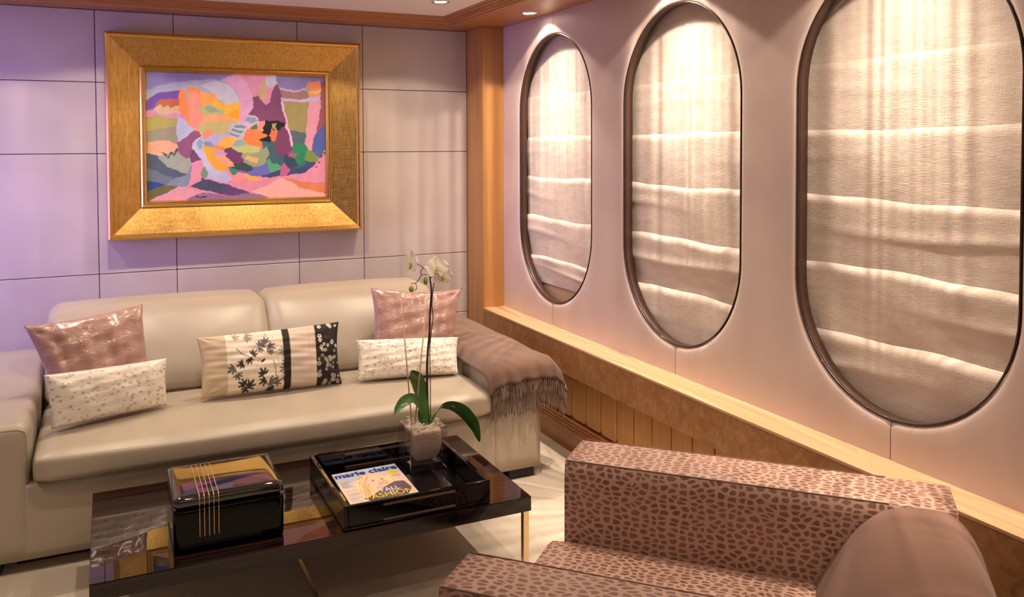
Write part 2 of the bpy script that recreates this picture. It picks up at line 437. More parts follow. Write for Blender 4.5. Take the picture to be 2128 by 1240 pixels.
def oval_tube(name, yc, prof, m, parent):
    v = []; n = len(full_outline(yc, 0))
    for (x, r) in prof:
        v += [(x, y, z) for y, z in full_outline(yc, r)]
    f = []
    for i in range(len(prof)-1):
        for j in range(n):
            a = i*n+j; b = i*n+(j+1) % n; f.append((a, b, b+n, a+n))
    return obj(name, v, f, m, parent, True)
where = ['over the far end of the wooden ledge, beside the pillar', 'in the middle oval window, second from the pillar', 'in the large oval window nearest the camera at right', 'in the fourth oval window beyond the right edge']
for i, yc in enumerate(wc):
    wn = prop(empty('window_%d' % (i+1), (XW, yc, ZCW)), kind='structure')
    oval_tube('window_reveal', yc, [(XW+.016, .0005), (XW+.02, -.002), (XW+.047, -.002), (XW+.047, .03)], M['reveal'], wn)
    oval_tube('trim_bead', yc, [(XW+.005, .002), (XW+.003, -.0015), (XW+.006, -.005), (XW+.012, -.0055), (XW+.017, -.002)], M['dark_trim'], wn)
    oval_tube('outer_frame', yc, [(2.098, .0), (2.098, -.03), (2.112, -.03)], M['dark_trim'], wn)
    pts = full_outline(yc, -.01); v = [(2.104, y, z) for y, z in pts]+[(2.108, y, z) for y, z in pts]; n_ = len(pts)
    obj('glass_pane', v, [tuple(range(n_)), tuple(range(n_, 2*n_))[::-1]]+[(k, (k+1) % n_, n_+(k+1) % n_, n_+k) for k in range(n_)], M['glass'], wn)
    if i == 0: box('sill_pad', (2.074, yc-.34, .60), (2.09, yc+.34, .73), M['tan_pad'], wn, .004)
    # roman blind: one gathered fold per tier
    bl = empty('roman_blind', (XB, yc, .60), 'cream linen roman blind '+where[i], 'window blind', 'cream linen roman blinds')
    zed = [2.02, 1.892, 1.68, 1.468, 1.257, 1.046, .836, (.70, .60, .60, .60)[i]]
    for k in range(len(zed)-1):
        zt, zb = zed[k], zed[k+1]; nz, ny = 22, 60; v = []
        amp = [0.0006, .0012, .0022, .0045, .008, .012, .015][k]
        ph = rng.uniform(0, 6, 6)
        sw = lambda q, t: (.0045*math.sin(6*t+q*1.7+i)+.002*math.sin(17*t+q*2.3))*min(1, q/4) if 0 < q < len(zed)-1 else 0
        for a in range(nz):
            s = a/(nz-1); z = zt+(zb-zt)*s
            prof = (min(1, s/.10))**.5*(1-.90*max(0, (s-.10)/.90)**1.2)
            for b in range(ny):
                t = b/(ny-1); y = yc-.40+.80*t
                wob = .25*math.sin(5*t+ph[0])+.15*math.sin(13*t+ph[1]+3*s)+.1*math.sin(29*t+ph[2])
                mid = amp*.45*math.exp(-((s-.45-.08*math.sin(4*t+ph[3]))/.08)**2)*(.5+.5*math.sin(3*t+ph[4])) if k > 1 else 0
                zz = z+sw(k, t)*(1-s)+sw(k+1, t)*s
                v.append((XB+.003-amp*prof*(1+wob)-mid-.0016*math.sin(9*t+ph[2]+k)*s*(1-s)*4, y, zz))
        obj('fold', v, grid_faces(nz, ny, 0, True), M['linen'], bl, True)
# ledge
LG = prop(empty('trim_4', (XP, 2, LT-.15)), kind='structure')
box('ledge_top', (XP, YF, LT-.010), (XW+.03, YP, LT), M['sill_wood'], LG, .0015)
box('ledge_front', (XP+.002, YF, .374), (XP+.02, YP, LT-.010), M['burl'], LG, .001)
box('ledge_underside', (XP+.02, YF, .374), (2.1, YP, .385), M['anigre_y'], LG)
# moulding under the ledge, wainscot of tongue panels, base moulding
box('moulding', (1.905, YF, .362), (1.935, YP, .375), M['anigre_y'], LG, .003)
WN = prop(empty('trim_5', (1.93, 2, 0)), kind='structure')
box('wainscot_backing', (1.945, YF, 0), (2.115, YP, .375), M['anigre_y'], WN)
y = 3.419+.1288*6
while y > -1.2:
    # raised panel, rounded lower corners
    y1, y0 = y-.0035, y-.1288+.0035; z0, z1, r = .156, .368, .022
    ol = [(y0, z1), (y1, z1)]
    for k in range(7):
        a = math.pi/2*k/6; ol.append((y1-r+r*math.cos(a), z0+r-r*math.sin(a)))
    for k in range(7):
        a = math.pi/2*k/6; ol.append((y0+r-r*math.sin(a), z0+r-r*math.cos(a)))
    cy_, cz_ = (y0+y1)/2, (z0+z1)/2; nn = len(ol); v = [(1.948, a, b) for a, b in ol]
    v += [(1.934, a, b) for a, b in ol]
    v += [(1.9305, a+(.004 if a < cy_ else -.004), b+(.004 if b < cz_ else 0)) for a, b in ol]
    f = [(i, (i+1) % nn, nn+(i+1) % nn, nn+i) for i in range(nn)]+[(nn+i, nn+(i+1) % nn, 2*nn+(i+1) % nn, 2*nn+i) for i in range(nn)]+[tuple(range(2*nn, 3*nn))]
    if y < YP: obj('wainscot_panel', v, f, M['anigre'], WN)
    y -= .1288
BB = prop(empty('baseboard_right', (1.92, 2, 0)), kind='structure')
box('base_board', (1.918, YF, 0), (1.944, YP, .098), M['anigre_y'], BB, .002)
for k in range(4): box('base_moulding', (1.907+k*.006, YF, .098+.0115*k), (1.946, YP, .098+.0115*(k+1)-.0015), M['anigre_y'], BB, .0022)
prop(box('baseboard_back', (XL, YB-.012, 0), (XP, YB+.012, .06), M['anigre_x'], bev=.003), kind='structure')

# ------------------------------------------------------------------ lamps
def spot(parent, loc, aim, W, col, ang, blend, rad=.02, streak=0, core_n=2.0, rim=.2, wash=False):
    l = bpy.data.lights.new('spot', 'SPOT'); l.energy = W; l.color = col; l.spot_size = math.radians(ang); l.spot_blend = blend; l.shadow_soft_size = rad
    o = bpy.data.objects.new('lamp', l); C.objects.link(o)
    d = Vector(aim)-Vector(loc); o.rotation_euler = d.to_track_quat('-Z', 'Y').to_euler()
    # reflector lamp: a bright core that falls off towards the rim, striped by the facets of the reflector
    l.use_nodes = True; t = l.node_tree; em = t.nodes['Emission']
    def mth(op, *a):
        x = t.nodes.new('ShaderNodeMath'); x.operation = op
        for i, v in enumerate(a):
            if isinstance(v, (int, float)): x.inputs[i].default_value = v
            else: t.links.new(v, x.inputs[i])
        return x.outputs[0]
    tc = t.nodes.new('ShaderNodeTexCoord'); sp = t.nodes.new('ShaderNodeSeparateXYZ'); t.links.new(tc.outputs['Normal'], sp.inputs[0])
    core = mth('POWER', mth('ABSOLUTE', sp.outputs[2]), core_n)
    val = mth('MULTIPLY_ADD', core, 1-rim, rim)
    if wash:      # wall washer: narrow towards the wall, wide along it
        ex = mth('EXPONENT', mth('MULTIPLY', mth('ABSOLUTE', sp.outputs[0]), -7.5)); ey = mth('EXPONENT', mth('MULTIPLY', mth('POWER', mth('ABSOLUTE', sp.outputs[1]), 2.0), -3.0))
        val = mth('ADD', mth('MULTIPLY', mth('MINIMUM', ex, .20), ey), .005)
    if streak:
        at = mth('ARCTAN2', sp.outputs[0], sp.outputs[1])
        nz = t.nodes.new('ShaderNodeTexNoise'); nz.noise_dimensions = '1D'; nz.inputs['Scale'].default_value = 11; nz.inputs['Detail'].default_value = 2; t.links.new(mth('ADD', at, streak*37+loc[1]*5.7+2.2), nz.inputs['W'])
        mr = t.nodes.new('ShaderNodeMapRange'); t.links.new(nz.outputs[0], mr.inputs[0])
        mr.inputs[1].default_value = .36; mr.inputs[2].default_value = .64; mr.inputs[3].default_value = 1-streak; mr.inputs[4].default_value = 1+streak
        val = mth('MULTIPLY', val, mr.outputs[0])
    t.links.new(val, em.inputs['Strength'])
    if parent: o.parent = parent; o.location = Vector(loc)-parent.location
    else: o.location = loc
    return o
def downlight(x, y, z, label, aim, W, col, ang, blend, group, rad=.02, r=.036, off=0, streak=0, core_n=2.0, rim=.2, wash=False):
    e = empty('recessed_downlight', (x, y, z), label, 'downlight', group)
    ns = 32; v = []; prof = [(r+.008, 0), (r+.008, -.003), (r+.004, -.005), (r, -.004), (r-.004, .004)]
    prof = [(a, min(b, -.0002) if i else -.0002) for i, (a, b) in enumerate(prof)]
    for a, h in prof: v += [(x+a*math.cos(2*math.pi*k/ns), y+a*math.sin(2*math.pi*k/ns), z+h) for k in range(ns)]
    f = [(i*ns+k, i*ns+(k+1) % ns, (i+1)*ns+(k+1) % ns, (i+1)*ns+k) for i in range(len(prof)-1) for k in range(ns)]
    obj('trim_ring', v, f, M['steel'], e, True)
    v = [(x+(r-.006)*math.cos(2*math.pi*k/ns), y+(r-.006)*math.sin(2*math.pi*k/ns), z-.0008) for k in range(ns)]+[(x, y, z-.0025)]
    obj('lamp_lens', v, [(k, (k+1) % ns, ns) for k in range(ns)], M['lamp_glow'], e)
    if W: spot(e, (x+off, y, z-.010), aim, W, col, ang, blend, rad, streak, core_n, rim, wash)
    return e
names = ['small bright downlight in the wooden soffit above the far oval window', 'downlight in the wooden soffit above the middle oval window', 'downlight in the wooden soffit above the nearest oval window', 'downlight in the wooden soffit beyond the right edge']
for i, yy in enumerate([3.77, 2.715, 1.70, .69]):
    downlight(1.892, yy, ZS, names[i], (1.925, yy, 0), SPOT_WIN*(.66, .86, .66, .62)[i], WINC, 124, .12, 'soffit downlights over the windows', .010, off=.033, streak=.45, wash=True)
for xx, nm in ((-.75, 'ceiling downlight left of the gold frame'), (.0, 'ceiling downlight above the left end of the gold frame'), (.76, 'ceiling downlight above the middle of the gold frame'), (1.46, 'ceiling downlight above the right end of the sofa')):
    downlight(xx, 3.86, ZC, nm, (xx, 4.10, 0), SPOT_WALL, WARM, 122, .15, 'ceiling downlights washing the back wall', core_n=2.5, rim=.12, streak=.16)
for xx, yy, nm in ((.3, 2.55, 'ceiling downlight over the left half of the coffee table'), (1.15, 2.5, 'ceiling downlight over the right end of the coffee table'), (1.35, 1.35, 'ceiling downlight over the armchair'), (-.9, 2.2, 'ceiling downlight left of the coffee table')):
    downlight(xx, yy, ZC, nm, (xx, yy, 0), SPOT_ROOM*(.6 if yy < 2 else 1), WARM, 95, .6, 'ceiling downlights over the seating', core_n=3, rim=.25)
# added violet-blue light from the left; source unseen, the wall has no window
def area(loc, aim, sx, sy, W, col, nm):
    l = bpy.data.lights.new(nm, 'AREA'); l.shape = 'RECTANGLE'; l.size = sx; l.size_y = sy; l.energy = W; l.color = col
    o = bpy.data.objects.new(nm, l); C.objects.link(o); o.location = loc
    o.rotation_euler = (Vector(aim)-Vector(loc)).to_track_quat('-Z', 'Y').to_euler(); return o
area((XL+.06, 3.8, 1.15), (-.35, 4.53, 1.05), .7, 1.2, LEFT_BLUE, (.32, .22, 1.0), 'left_unseen_light').data.spread = math.radians(95)
area((.0, -1.2, 2.05), (.4, 2.2, .6), 2.0, 1.4, FILL, (1, .84, .72), 'added_fill_light')  # added fill lamp behind the camera, no fixture, lifts the whole room

# ------------------------------------------------------------------ raster prints
def paint(px, py, polys, bg):
    col = np.zeros((len(px), 3)); col[:] = lin(bg)
    for c, pts in polys:
        P = np.array(pts, float); inside = np.zeros(len(px), bool); j = len(P)-1
        for i in range(len(P)):
            xi, yi_, xj, yj = P[i, 0], P[i, 1], P[j, 0], P[j, 1]
            if yi_ != yj:
                k = ((yi_ > py) != (yj > py)) & (px < (xj-xi)*(py-yi_)/(yj-yi_)+xi); inside ^= k
            j = i
        col[inside] = lin(c)
    return np.concatenate([col, np.ones((len(px), 1))], 1)
def ell(cx, cy, rx, ry, rot=0, n=14):
    c, s = math.cos(rot), math.sin(rot)
    return [(cx+rx*math.cos(2*math.pi*k/n)*c-ry*math.sin(2*math.pi*k/n)*s, cy+rx*math.cos(2*math.pi*k/n)*s+ry*math.sin(2*math.pi*k/n)*c) for k in range(n)]
PAINT = [
((150,145,195),[(90,70),(820,90),(700,140),(400,150),(200,190),(90,240)]),
((178,184,208),[(90,235),(250,180),(450,150),(650,140),(760,180),(830,260),(845,350),(700,330),(500,230),(350,220),(200,240),(90,310)]),
((206,208,222),[(520,190),(650,150),(760,190),(830,280),(838,345),(740,355),(640,270)]),
((222,170,208),[(700,140),(820,95),(900,160),(952,280),(940,380),(900,430),(930,500),(830,525),(845,400),(845,300),(800,210),(750,170)]),
((218,150,182),[(820,90),(1080,100),(1060,180),(1000,260),(950,280),(900,170)]),
((120,85,172),[(95,390),(120,310),(200,258),(350,248),(352,305),(200,305),(150,390)]),
((150,110,190),[(95,400),(150,380),(200,310),(300,300),(180,340),(150,400)]),
((196,108,70),[(170,335),(230,305),(352,308),(352,350),(280,385),(180,372)]),
((218,190,145),[(158,395),(200,345),(225,375),(262,352),(275,380),(350,355),(362,420),(200,432)]),
((218,150,190),[(95,400),(160,392),(200,432),(362,420),(390,462),(250,462),(95,452)]),
((178,174,92),[(95,470),(160,432),(330,470),(320,570),(95,570)]),
((158,154,126),[(95,570),(320,530),(335,480),(352,620),(280,700),(150,690),(95,660)]),
((188,196,224),[(340,430),(400,520),(490,558),(350,655),(322,600),(330,540)]),
((245,142,82),[(350,262),(390,225),(450,208),(520,225),(532,520),(470,545),(400,445),(350,405)]),
((180,175,150),[(405,240),(432,235),(425,320),(405,345)]),
((236,152,134),[(425,265),(500,235),(540,535),(488,562),(430,512)]),
((246,172,92),[(520,232),(580,260),(640,255),(650,290),(692,335),(620,380),(510,345)]),
((240,192,64),[(610,305),(740,352),(842,320),(838,475),(720,430),(620,380)]),
((250,170,40),[(770,415),(840,360),(835,475),(750,440)]),
((188,192,132),[(500,358),(600,350),(722,402),(700,432),(560,435)]),
((150,175,150),[(545,370),(600,360),(680,400),(600,420)]),
((240,178,122),[(520,475),(560,440),(620,425),(720,442),(820,472),(800,495),(560,492)]),
((204,190,122),[(510,505),(560,490),(825,480),(740,595),(600,572),(520,595)]),
((150,90,130),[(470,560),(512,600),(430,690),(400,790),(330,745),(345,660)]),
((232,180,142),[(110,660),(262,640),(332,690),(330,725),(210,765),(95,745)]),
((163,174,158),[(175,795),(330,735),(420,812),(445,912),(330,905),(240,865)]),
((66,80,74),[(188,738),(240,752),(262,785),(280,738),(308,760),(322,706),(332,728),(312,778),(286,755),(266,797),(238,766)]),
((82,98,112),[(95,750),(180,790),(250,862),(410,930),(300,965),(95,985)]),
((132,146,166),[(300,962),(410,925),(440,850),(448,930),(400,1010),(380,1030),(240,1012)]),
((110,125,140),[(95,870),(300,960),(235,1010),(95,975)]),
((45,75,142),[(95,978),(232,1012),(140,1062),(95,1065)]),
((110,110,68),[(95,1065),(240,1012),(342,1030),(120,1142),(95,1150)]),
((226,160,172),[(342,1028),(430,1028),(522,1080),(380,1142),(95,1165),(110,1142)]),
((222,150,168),[(400,1040),(450,1000),(560,950),(920,1062),(1060,1060),(740,1105),(520,1082)]),
((225,146,166),[(560,948),(700,930),(800,962),(1060,945),(1260,930),(1180,952),(1050,1025),(920,1062),(760,1002)]),
((70,76,104),[(532,960),(742,1012),(922,1075),(742,1102),(430,1030)]),
((95,70,115),[(742,1012),(922,1075),(742,1102),(640,1080)]),
((150,112,152),[(390,1135),(522,1072),(742,1102),(922,1075),(1135,1128),(1135,1150),(380,1165)]),
((240,182,172),[(920,1062),(1050,1022),(1180,948),(1332,1022),(1590,1095),(1590,1120),(1135,1130)]),
((224,134,92),[(1200,945),(1400,990),(1590,985),(1590,1062),(1400,1045)]),
((226,150,178),[(1250,932),(1400,912),(1590,750),(1590,985),(1400,982),(1210,945)]),
((190,188,226),[(560,930),(700,900),(790,962),(700,995),(570,955)]),
((226,150,170),[(448,832),(522,800),(512,942),(420,1030),(440,912)]),
((120,70,120),[(455,738),(525,795),(450,832)]),
((110,150,120),[(515,930),(545,870),(575,930),(540,955)]),
((196,200,224),[(462,662),(522,608),(532,722),(600,852),(702,912),(600,935),(540,822),(480,742)]),
((140,170,200),[(485,665),(522,615),(528,700),(500,720)]),
((246,176,60),[(530,692),(622,722),(642,782),(722,862),(702,895),(640,885),(580,822)]),
((240,150,130),[(535,600),(560,562),(612,560),(602,612),(560,642)]),
((192,182,216),[(600,602),(680,582),(762,602),(702,642),(640,682),(550,642)]),
((120,160,200),[(560,650),(610,665),(620,690),(570,680)]),
((246,186,84),[(700,622),(792,610),(812,642),(740,692),(650,702)]),
((240,150,60),[(640,680),(700,690),(690,715),(650,705)]),
((194,194,216),[(760,500),(905,508),(882,602),(802,622),(738,592)]),
((118,150,150),[(810,510),(905,530),(880,550),(790,532)]),
((118,150,150),[(780,542),(872,570),(850,587),(765,560)]),
((118,150,150),[(755,577),(842,602),(812,617),(745,592)]),
((222,180,205),[(930,430),(985,440),(1000,500),(960,560),(900,540),(900,500)]),
((130,165,190),[(895,450),(960,450),(992,480),(940,502),(880,482)]),
((130,75,115),[(925,422),(962,380),(955,290),(1022,280),(1052,352),(1102,330),(1112,250),(1152,180),(1192,270),(1180,342),(1222,442),(1232,505),(1160,472),(1060,470),(1000,492),(980,442)]),
((190,180,112),[(1010,232),(1062,140),(1062,222),(1022,322),(1000,272)]),
((226,156,176),[(1060,200),(1122,200),(1102,292),(1060,352),(1030,322)]),
((200,202,224),[(1070,110),(1142,112),(1158,182),(1102,212),(1062,170)]),
((140,130,186),[(1145,100),(1590,115),(1560,182),(1440,152),(1400,232),(1300,222),(1180,212)]),
((160,126,126),[(1190,222),(1300,232),(1400,222),(1440,262),(1432,312),(1300,302),(1212,292)]),
((205,182,222),[(1178,203),(1300,235),(1390,210),(1440,238),(1440,250),(1390,224),(1300,250),(1185,220)]),
((205,185,222),[(1195,288),(1300,305),(1440,298),(1432,328),(1300,322),(1205,306)]),
((160,150,96),[(1190,320),(1432,326),(1402,576),(1260,562),(1222,432)]),
((195,155,140),[(1400,220),(1445,150),(1445,300),(1430,260)]),
((235,150,110),[(1440,165),(1542,145),(1542,275),(1440,285)]),
((235,190,110),[(1440,232),(1542,222),(1542,250),(1440,262)]),
((190,180,220),[(1440,285),(1545,275),(1545,300),(1440,325)]),
((222,156,176),[(1438,330),(1552,300),(1522,452),(1472,642),(1442,735),(1400,652),(1420,482)]),
((150,86,102),[(1545,170),(1590,150),(1590,520),(1500,602),(1540,402)]),
((84,106,116),[(1260,560),(1402,575),(1402,652),(1300,682),(1280,622)]),
((125,65,105),[(1200,530),(1242,560),(1282,682),(1250,772),(1130,752),(1152,642)]),
((232,192,220),[(1192,322),(1208,322),(1294,690),(1280,700)]),
((60,104,116),[(1030,640),(1120,660),(1132,752),(1212,792),(1200,852),(1070,822),(1040,742)]),
((15,15,25),[(1050,480),(1130,490),(1222,490),(1202,520),(1175,550),(1140,530),(1120,582),(1000,582),(1090,552),(1035,545),(1060,510)]),
((15,15,25),[(990,642),(1112,600),(1082,640),(1092,655)]),
((170,160,110),[(1110,505),(1150,500),(1140,560),(1118,540)]),
((245,134,76),[(870,592),(900,552),(980,550),(1052,602),(1000,640),(1032,695),(960,672),(890,652)]),
((245,120,80),[(1090,600),(1110,540),(1132,572),(1132,642),(1100,622)]),
((236,150,150),[(1000,492),(1050,480),(1022,572),(990,562)]),
((90,126,76),[(920,542),(982,500),(992,540),(950,552)]),
((60,75,120),[(1010,942),(1200,880),(1380,810),(1482,830),(1402,900),(1200,932),(1100,947)]),
((60,110,120),[(1260,830),(1400,780),(1400,840),(1280,880)]),
((40,140,100),[(1285,692),(1352,650),(1412,690),(1402,802),(1332,852),(1290,772)]),
((45,75,100),[(1220,752),(1292,762),(1335,852),(1260,882),(1210,842)]),
((175,90,130),[(1255,740),(1330,755),(1310,790),(1250,770)]),
((90,170,130),[(1070,802),(1085,780),(1112,840),(1150,832),(1182,882),(1100,902),(1070,852)]),
((195,100,150),[(1180,862),(1212,820),(1230,850),(1270,882),(1232,932),(1180,932)]),
((120,150,70),[(1410,732),(1472,722),(1502,792),(1432,822),(1395,792)]),
((80,100,170),[(1478,600),(1590,500),(1590,700),(1502,752),(1460,732)]),
((190,200,120),[(830,690),(982,700),(1002,742),(870,762),(780,702)]),
((150,165,130),[(860,752),(1002,740),(1060,690),(1085,740),(1080,772),(1012,862),(870,802)]),
((226,182,120),[(900,762),(1002,790),(980,832),(880,802)]),
((150,175,170),[(800,640),(880,660),(870,690),(790,690)]),
((115,60,110),[(710,742),(762,714),(862,752),(820,767)]),
((115,60,110),[(705,782),(740,765),(872,802),(800,822)]),
((60,75,75),[(740,842),(830,838),(942,880),(900,902),(800,872)]),
((240,170,142),[(605,752),(640,740),(722,772),(792,862),(700,832)]),
((200,170,200),[(640,720),(720,750),(690,770),(630,745)]),
((60,140,115),[(745,872),(802,880),(792,932),(750,902)]),
((110,110,192),[(820,892),(900,905),(1060,830),(1082,922),(930,932)]),
((235,150,150),[(710,880),(735,870),(765,925),(820,930),(835,905),(850,930),(885,982),(780,982)]),
((236,176,90),[(870,912),(962,942),(1022,972),(900,972)]),
((70,55,95),[(470,1108),(490,1100),(492,1118),(520,1102),(560,1100),(555,1116),(515,1120),(480,1124)]),
((110,80,110),[(1480,850),(1500,845),(1505,856),(1485,860)]),((110,80,110),[(1515,815),(1535,810),(1532,826),(1515,828)]),((110,80,110),[(1540,770),(1552,768),(1550,782),(1540,780)]),
]

# ------------------------------------------------------------------ framed painting
PX0, PX1, PZ0, PZ1 = -.004, 1.231, .972, 1.966
YWB = YB
pt = empty('framed_painting', ((PX0+PX1)/2, YB-.04, PZ0), 'abstract colourful painting in a wide gold leaf frame above the sofa', 'painting')
prof = [  # (inset from the outer edge, distance from wall)
    (.004, .0), (.0, .004), (.0, .070), (.004, .078), (.012, .082), (.020, .079), (.024, .074), (.028, .073),
    (.150, .024), (.153, .030), (.158, .033), (.163, .031), (.166, .027), (.170, .026), (.174, .028), (.178, .027), (.181, .020), (.184, .014)]
def mitred(name, side, prof, m, parent):
    v = []
    c = [(PX0, PZ1), (PX1, PZ1), (PX1, PZ0), (PX0, PZ0)]
    a, b = c[side], c[(side+1) % 4]
    for (i, d) in prof:
        for p in (a, b):
            sx = 1 if p[0] == PX0 else -1; sz = 1 if p[1] == PZ0 else -1
            v.append((p[0]+sx*i, YWB-.002-d, p[1]+sz*i))
    return obj(name, v, [(2*k, 2*k+1, 2*k+3, 2*k+2) for k in range(len(prof)-1)], m, parent)
for sd in range(4):
    r_ = mitred('frame_rail', sd, prof[6:9], M['gold'], pt)
    mitred('outer_lip', sd, prof[:7], M['gold_edge'], pt)
    mitred('inner_slip', sd, prof[8:], M['gold_edge'], pt)
cx0, cx1, cz0, cz1 = PX0+.183, PX1-.183, PZ0+.175, PZ1-.183
NU, NV = 372, 264
uu, vv = np.meshgrid(np.linspace(0, 1, NU), np.linspace(0, 1, NV), indexing='ij')
uu, vv = uu.ravel(), vv.ravel()
zx = 100+1475*uu; top = 85+40*uu; bot = 1160-50*uu; zy = top+(bot-top)*vv
wobx = 5*np.sin(zy*.05)+3*np.sin(zy*.13+1); woby = 5*np.sin(zx*.045)+3*np.sin(zx*.12)
pc = paint(zx+wobx*.6, zy+woby*.6, PAINT, (205, 160, 185))
G = pc.reshape(NU, NV, 4); bgc = np.array(lin((205, 160, 185))); todo = np.abs(G[:, :, :3]-bgc).sum(2) < 1e-6
for it in range(7):     # let neighbouring patches of paint meet
    for ax, sh in ((0, 1), (0, -1), (1, 1), (1, -1)):
        src = np.roll(G, sh, ax); ok = ~np.roll(todo, sh, ax) & todo
        if (it+ax) % 2 or it < 5: G[ok] = src[ok]; todo = todo & ~ok
pc = G.reshape(-1, 4)
br_ = 1+.04*np.sin(zx*.05+zy*.031)*np.sin(zx*.017-zy*.02)+.05*rng.standard_normal(len(zx))
pc[:, :3] = np.clip(pc[:, :3]*br_[:, None], 0, 1)
v = [(cx0+(cx1-cx0)*a, YB-.018, cz1-(cz1-cz0)*b) for a, b in zip(uu, vv)]
obj('canvas', v, grid_faces(NU, NV, 0, True), M['oil_paint'], pt, True, colors=pc)
box('backing_board', (PX0+.03, YB-.012, PZ0+.03), (PX1-.03, YB-.003, PZ1-.03), M['joint'], pt)

# ------------------------------------------------------------------ soft boxes and pillows
def soft_box(name, lo, hi, r, m, parent=None, bulge=(0, 0, 0), n=10, fn=None, **k):
    lo, hi = Vector(lo), Vector(hi); c = (lo+hi)/2; h = (hi-lo)/2
    bm = bmesh.new(); bmesh.ops.create_cube(bm, size=2)
    bmesh.ops.subdivide_edges(bm, edges=bm.edges[:], cuts=n, use_grid_fill=True)
    for v in bm.verts:
        # concentrate samples towards the edges
        q = Vector([math.copysign(abs(t)**.8, t) if abs(t) < 1 else t for t in v.co])
        p = Vector((q.x*h.x, q.y*h.y, q.z*h.z))
        core = Vector([max(-(h[i]-r), min(h[i]-r, p[i])) for i in range(3)])
        d = p-core
        if d.length > 1e-9: p = core+d.normalized()*r
        for i in range(3):
            j, l = (i+1) % 3, (i+2) % 3
            if bulge[i]: p[i] += math.copysign(bulge[i], q[i])*abs(q[i])*max(0, 1-q[j]**2)**.7*max(0, 1-q[l]**2)**.7
        p = p+c
        if fn: p = fn(p, q)
        v.co = p
    return from_bm(name, bm, m, parent, True, **k)
def pillow(name, TL, TR, BR, BL, t, m, parent=None, pinch=.05, nu=48, nv=32, wr=.004, seed=0, colorfn=None, ends=.42, **k):
    TL, TR, BR, BL = map(Vector, (TL, TR, BR, BL)); R_ = np.random.default_rng(seed); ph = R_.uniform(0, 6.3, 8)
    n = ((TR-TL+BR-BL).cross(TL-BL+TR-BR)).normalized()   # points to the viewer (-y)
    if n.y > 0: n = -n
    v = []; cols_ = []; uvs = []
    for side in (1, -1):
        for i in range(nu):
            for j in range(nv):
                u = -1+2*i/(nu-1); w_ = -1+2*j/(nv-1)
                u = math.sin(u*math.pi/2)*.35+u*.65; w_ = math.sin(w_*math.pi/2)*.35+w_*.65
                uu_ = u*(1-pinch*(1-w_**2)*abs(u)**3); ww = w_*(1-pinch*1.1*(1-u**2)**.8*abs(w_)**3)
                a, b = (uu_+1)/2, (ww+1)/2
                p = BL.lerp(BR, a).lerp(TL.lerp(TR, a), b)
                th = t/2*(max(0, 1-u*u)*max(0, 1-w_*w_))**ends
                e = min(1-abs(u), 1-abs(w_))
                edge = min(1, e/.04)
                crease = wr*(math.sin(9*u+4*w_+ph[0])*.5+math.sin(17*w_-5*u+ph[1])*.35+math.sin(23*u+ph[2])*.25+math.sin(31*w_+7*u+ph[3])*.2)
                # radial corner puckers
                for (sx, sz) in ((-1, 1), (1, 1), (-1, -1), (1, -1)):
                    dx, dz = u-sx, w_-sz; rr = math.hypot(dx, dz)
                    if rr < .7: crease += wr*1.2*math.sin(math.atan2(dz, dx)*10+ph[4])*(1-rr/.7)*min(1, rr/.15)
                v.append(p+n*side*max(0.0, th+crease*edge*(th/(t/2)+.1)))
                uvs.append(((u+1)/2, (1-w_)/2))
    f = grid_faces(nu, nv, 0)+grid_faces(nu, nv, nu*nv, True)
    # sew the rims
    rim = [i*nv+j for i in range(nu) for j in range(nv) if i in (0, nu-1) or j in (0, nv-1)]
    mp = {a+nu*nv: a for a in rim}
    f = [tuple(mp.get(a, a) for a in q) for q in f]
    used = sorted({a for q in f for a in q}); re = {a: i for i, a in enumerate(used)}
    v = [v[a] for a in used]; uvs = [uvs[a] for a in used]; f = [tuple(re[a] for a in q) for q in f]
    col = colorfn(np.array(uvs)) if colorfn else None
    o = obj(name, v, f, m, parent, True, colors=col, **k)
    # piping around the seam
    ring = [0+j for j in range(nv)]
    return o

# ------------------------------------------------------------------ sofa
SX0, SX1, SY0, SY1 = -.485, 1.665, 3.205, 4.46
sofa = empty('sofa', ((SX0+SX1)/2, (SY0+SY1)/2, 0), 'long pale taupe leather sofa with two back cushions under the painting', 'sofa')
SL = M['sofa_leather']
soft_box('base', (SX0+.01, SY0+.004, .045), (SX1-.004, SY1, .30), .006, SL, sofa, n=6)
def arm_fn(p, q): return p
soft_box('arm', (SX0, SY0, .046), (-.246, SY1, .503), .035, SL, sofa, (0, .004, .006), 12)
def arm_r(p, q):
    # the front of the right arm rolls over
    t = max(0, (p.z-.36)/.14); yy = p.y
    if yy < 3.34: p.z -= .055*((3.34-yy)/.14)**2*t
    return p
tube('seam', [(SX0+.03, SY0+.004, .489), (-.285, SY0+.003, .489), (-.263, SY0+.004, .480), (-.256, SY0+.003, .462), (-.2555, SY0+.004, .31)], .0016, SL, sofa, 6)
soft_box('arm', (1.428, SY0, .046), (SX1, SY1, .503), .035, SL, sofa, (0, .004, .006), 12, arm_r)
soft_box('backrest_frame', (-.25, 4.16, .28), (1.44, SY1-.002, .62), .03, SL, sofa, n=6)
def seat_fn(p, q):
    if q.y < -.3: p.z -= .012*((-q.y-.3)/.7)**2*(q.z+1)/2
    return p
seat = soft_box('seat_cushion', (-.240, 3.168, .302), (1.423, 3.98, .413), .032, SL, sofa, (0, .012, .008), 22, seat_fn)
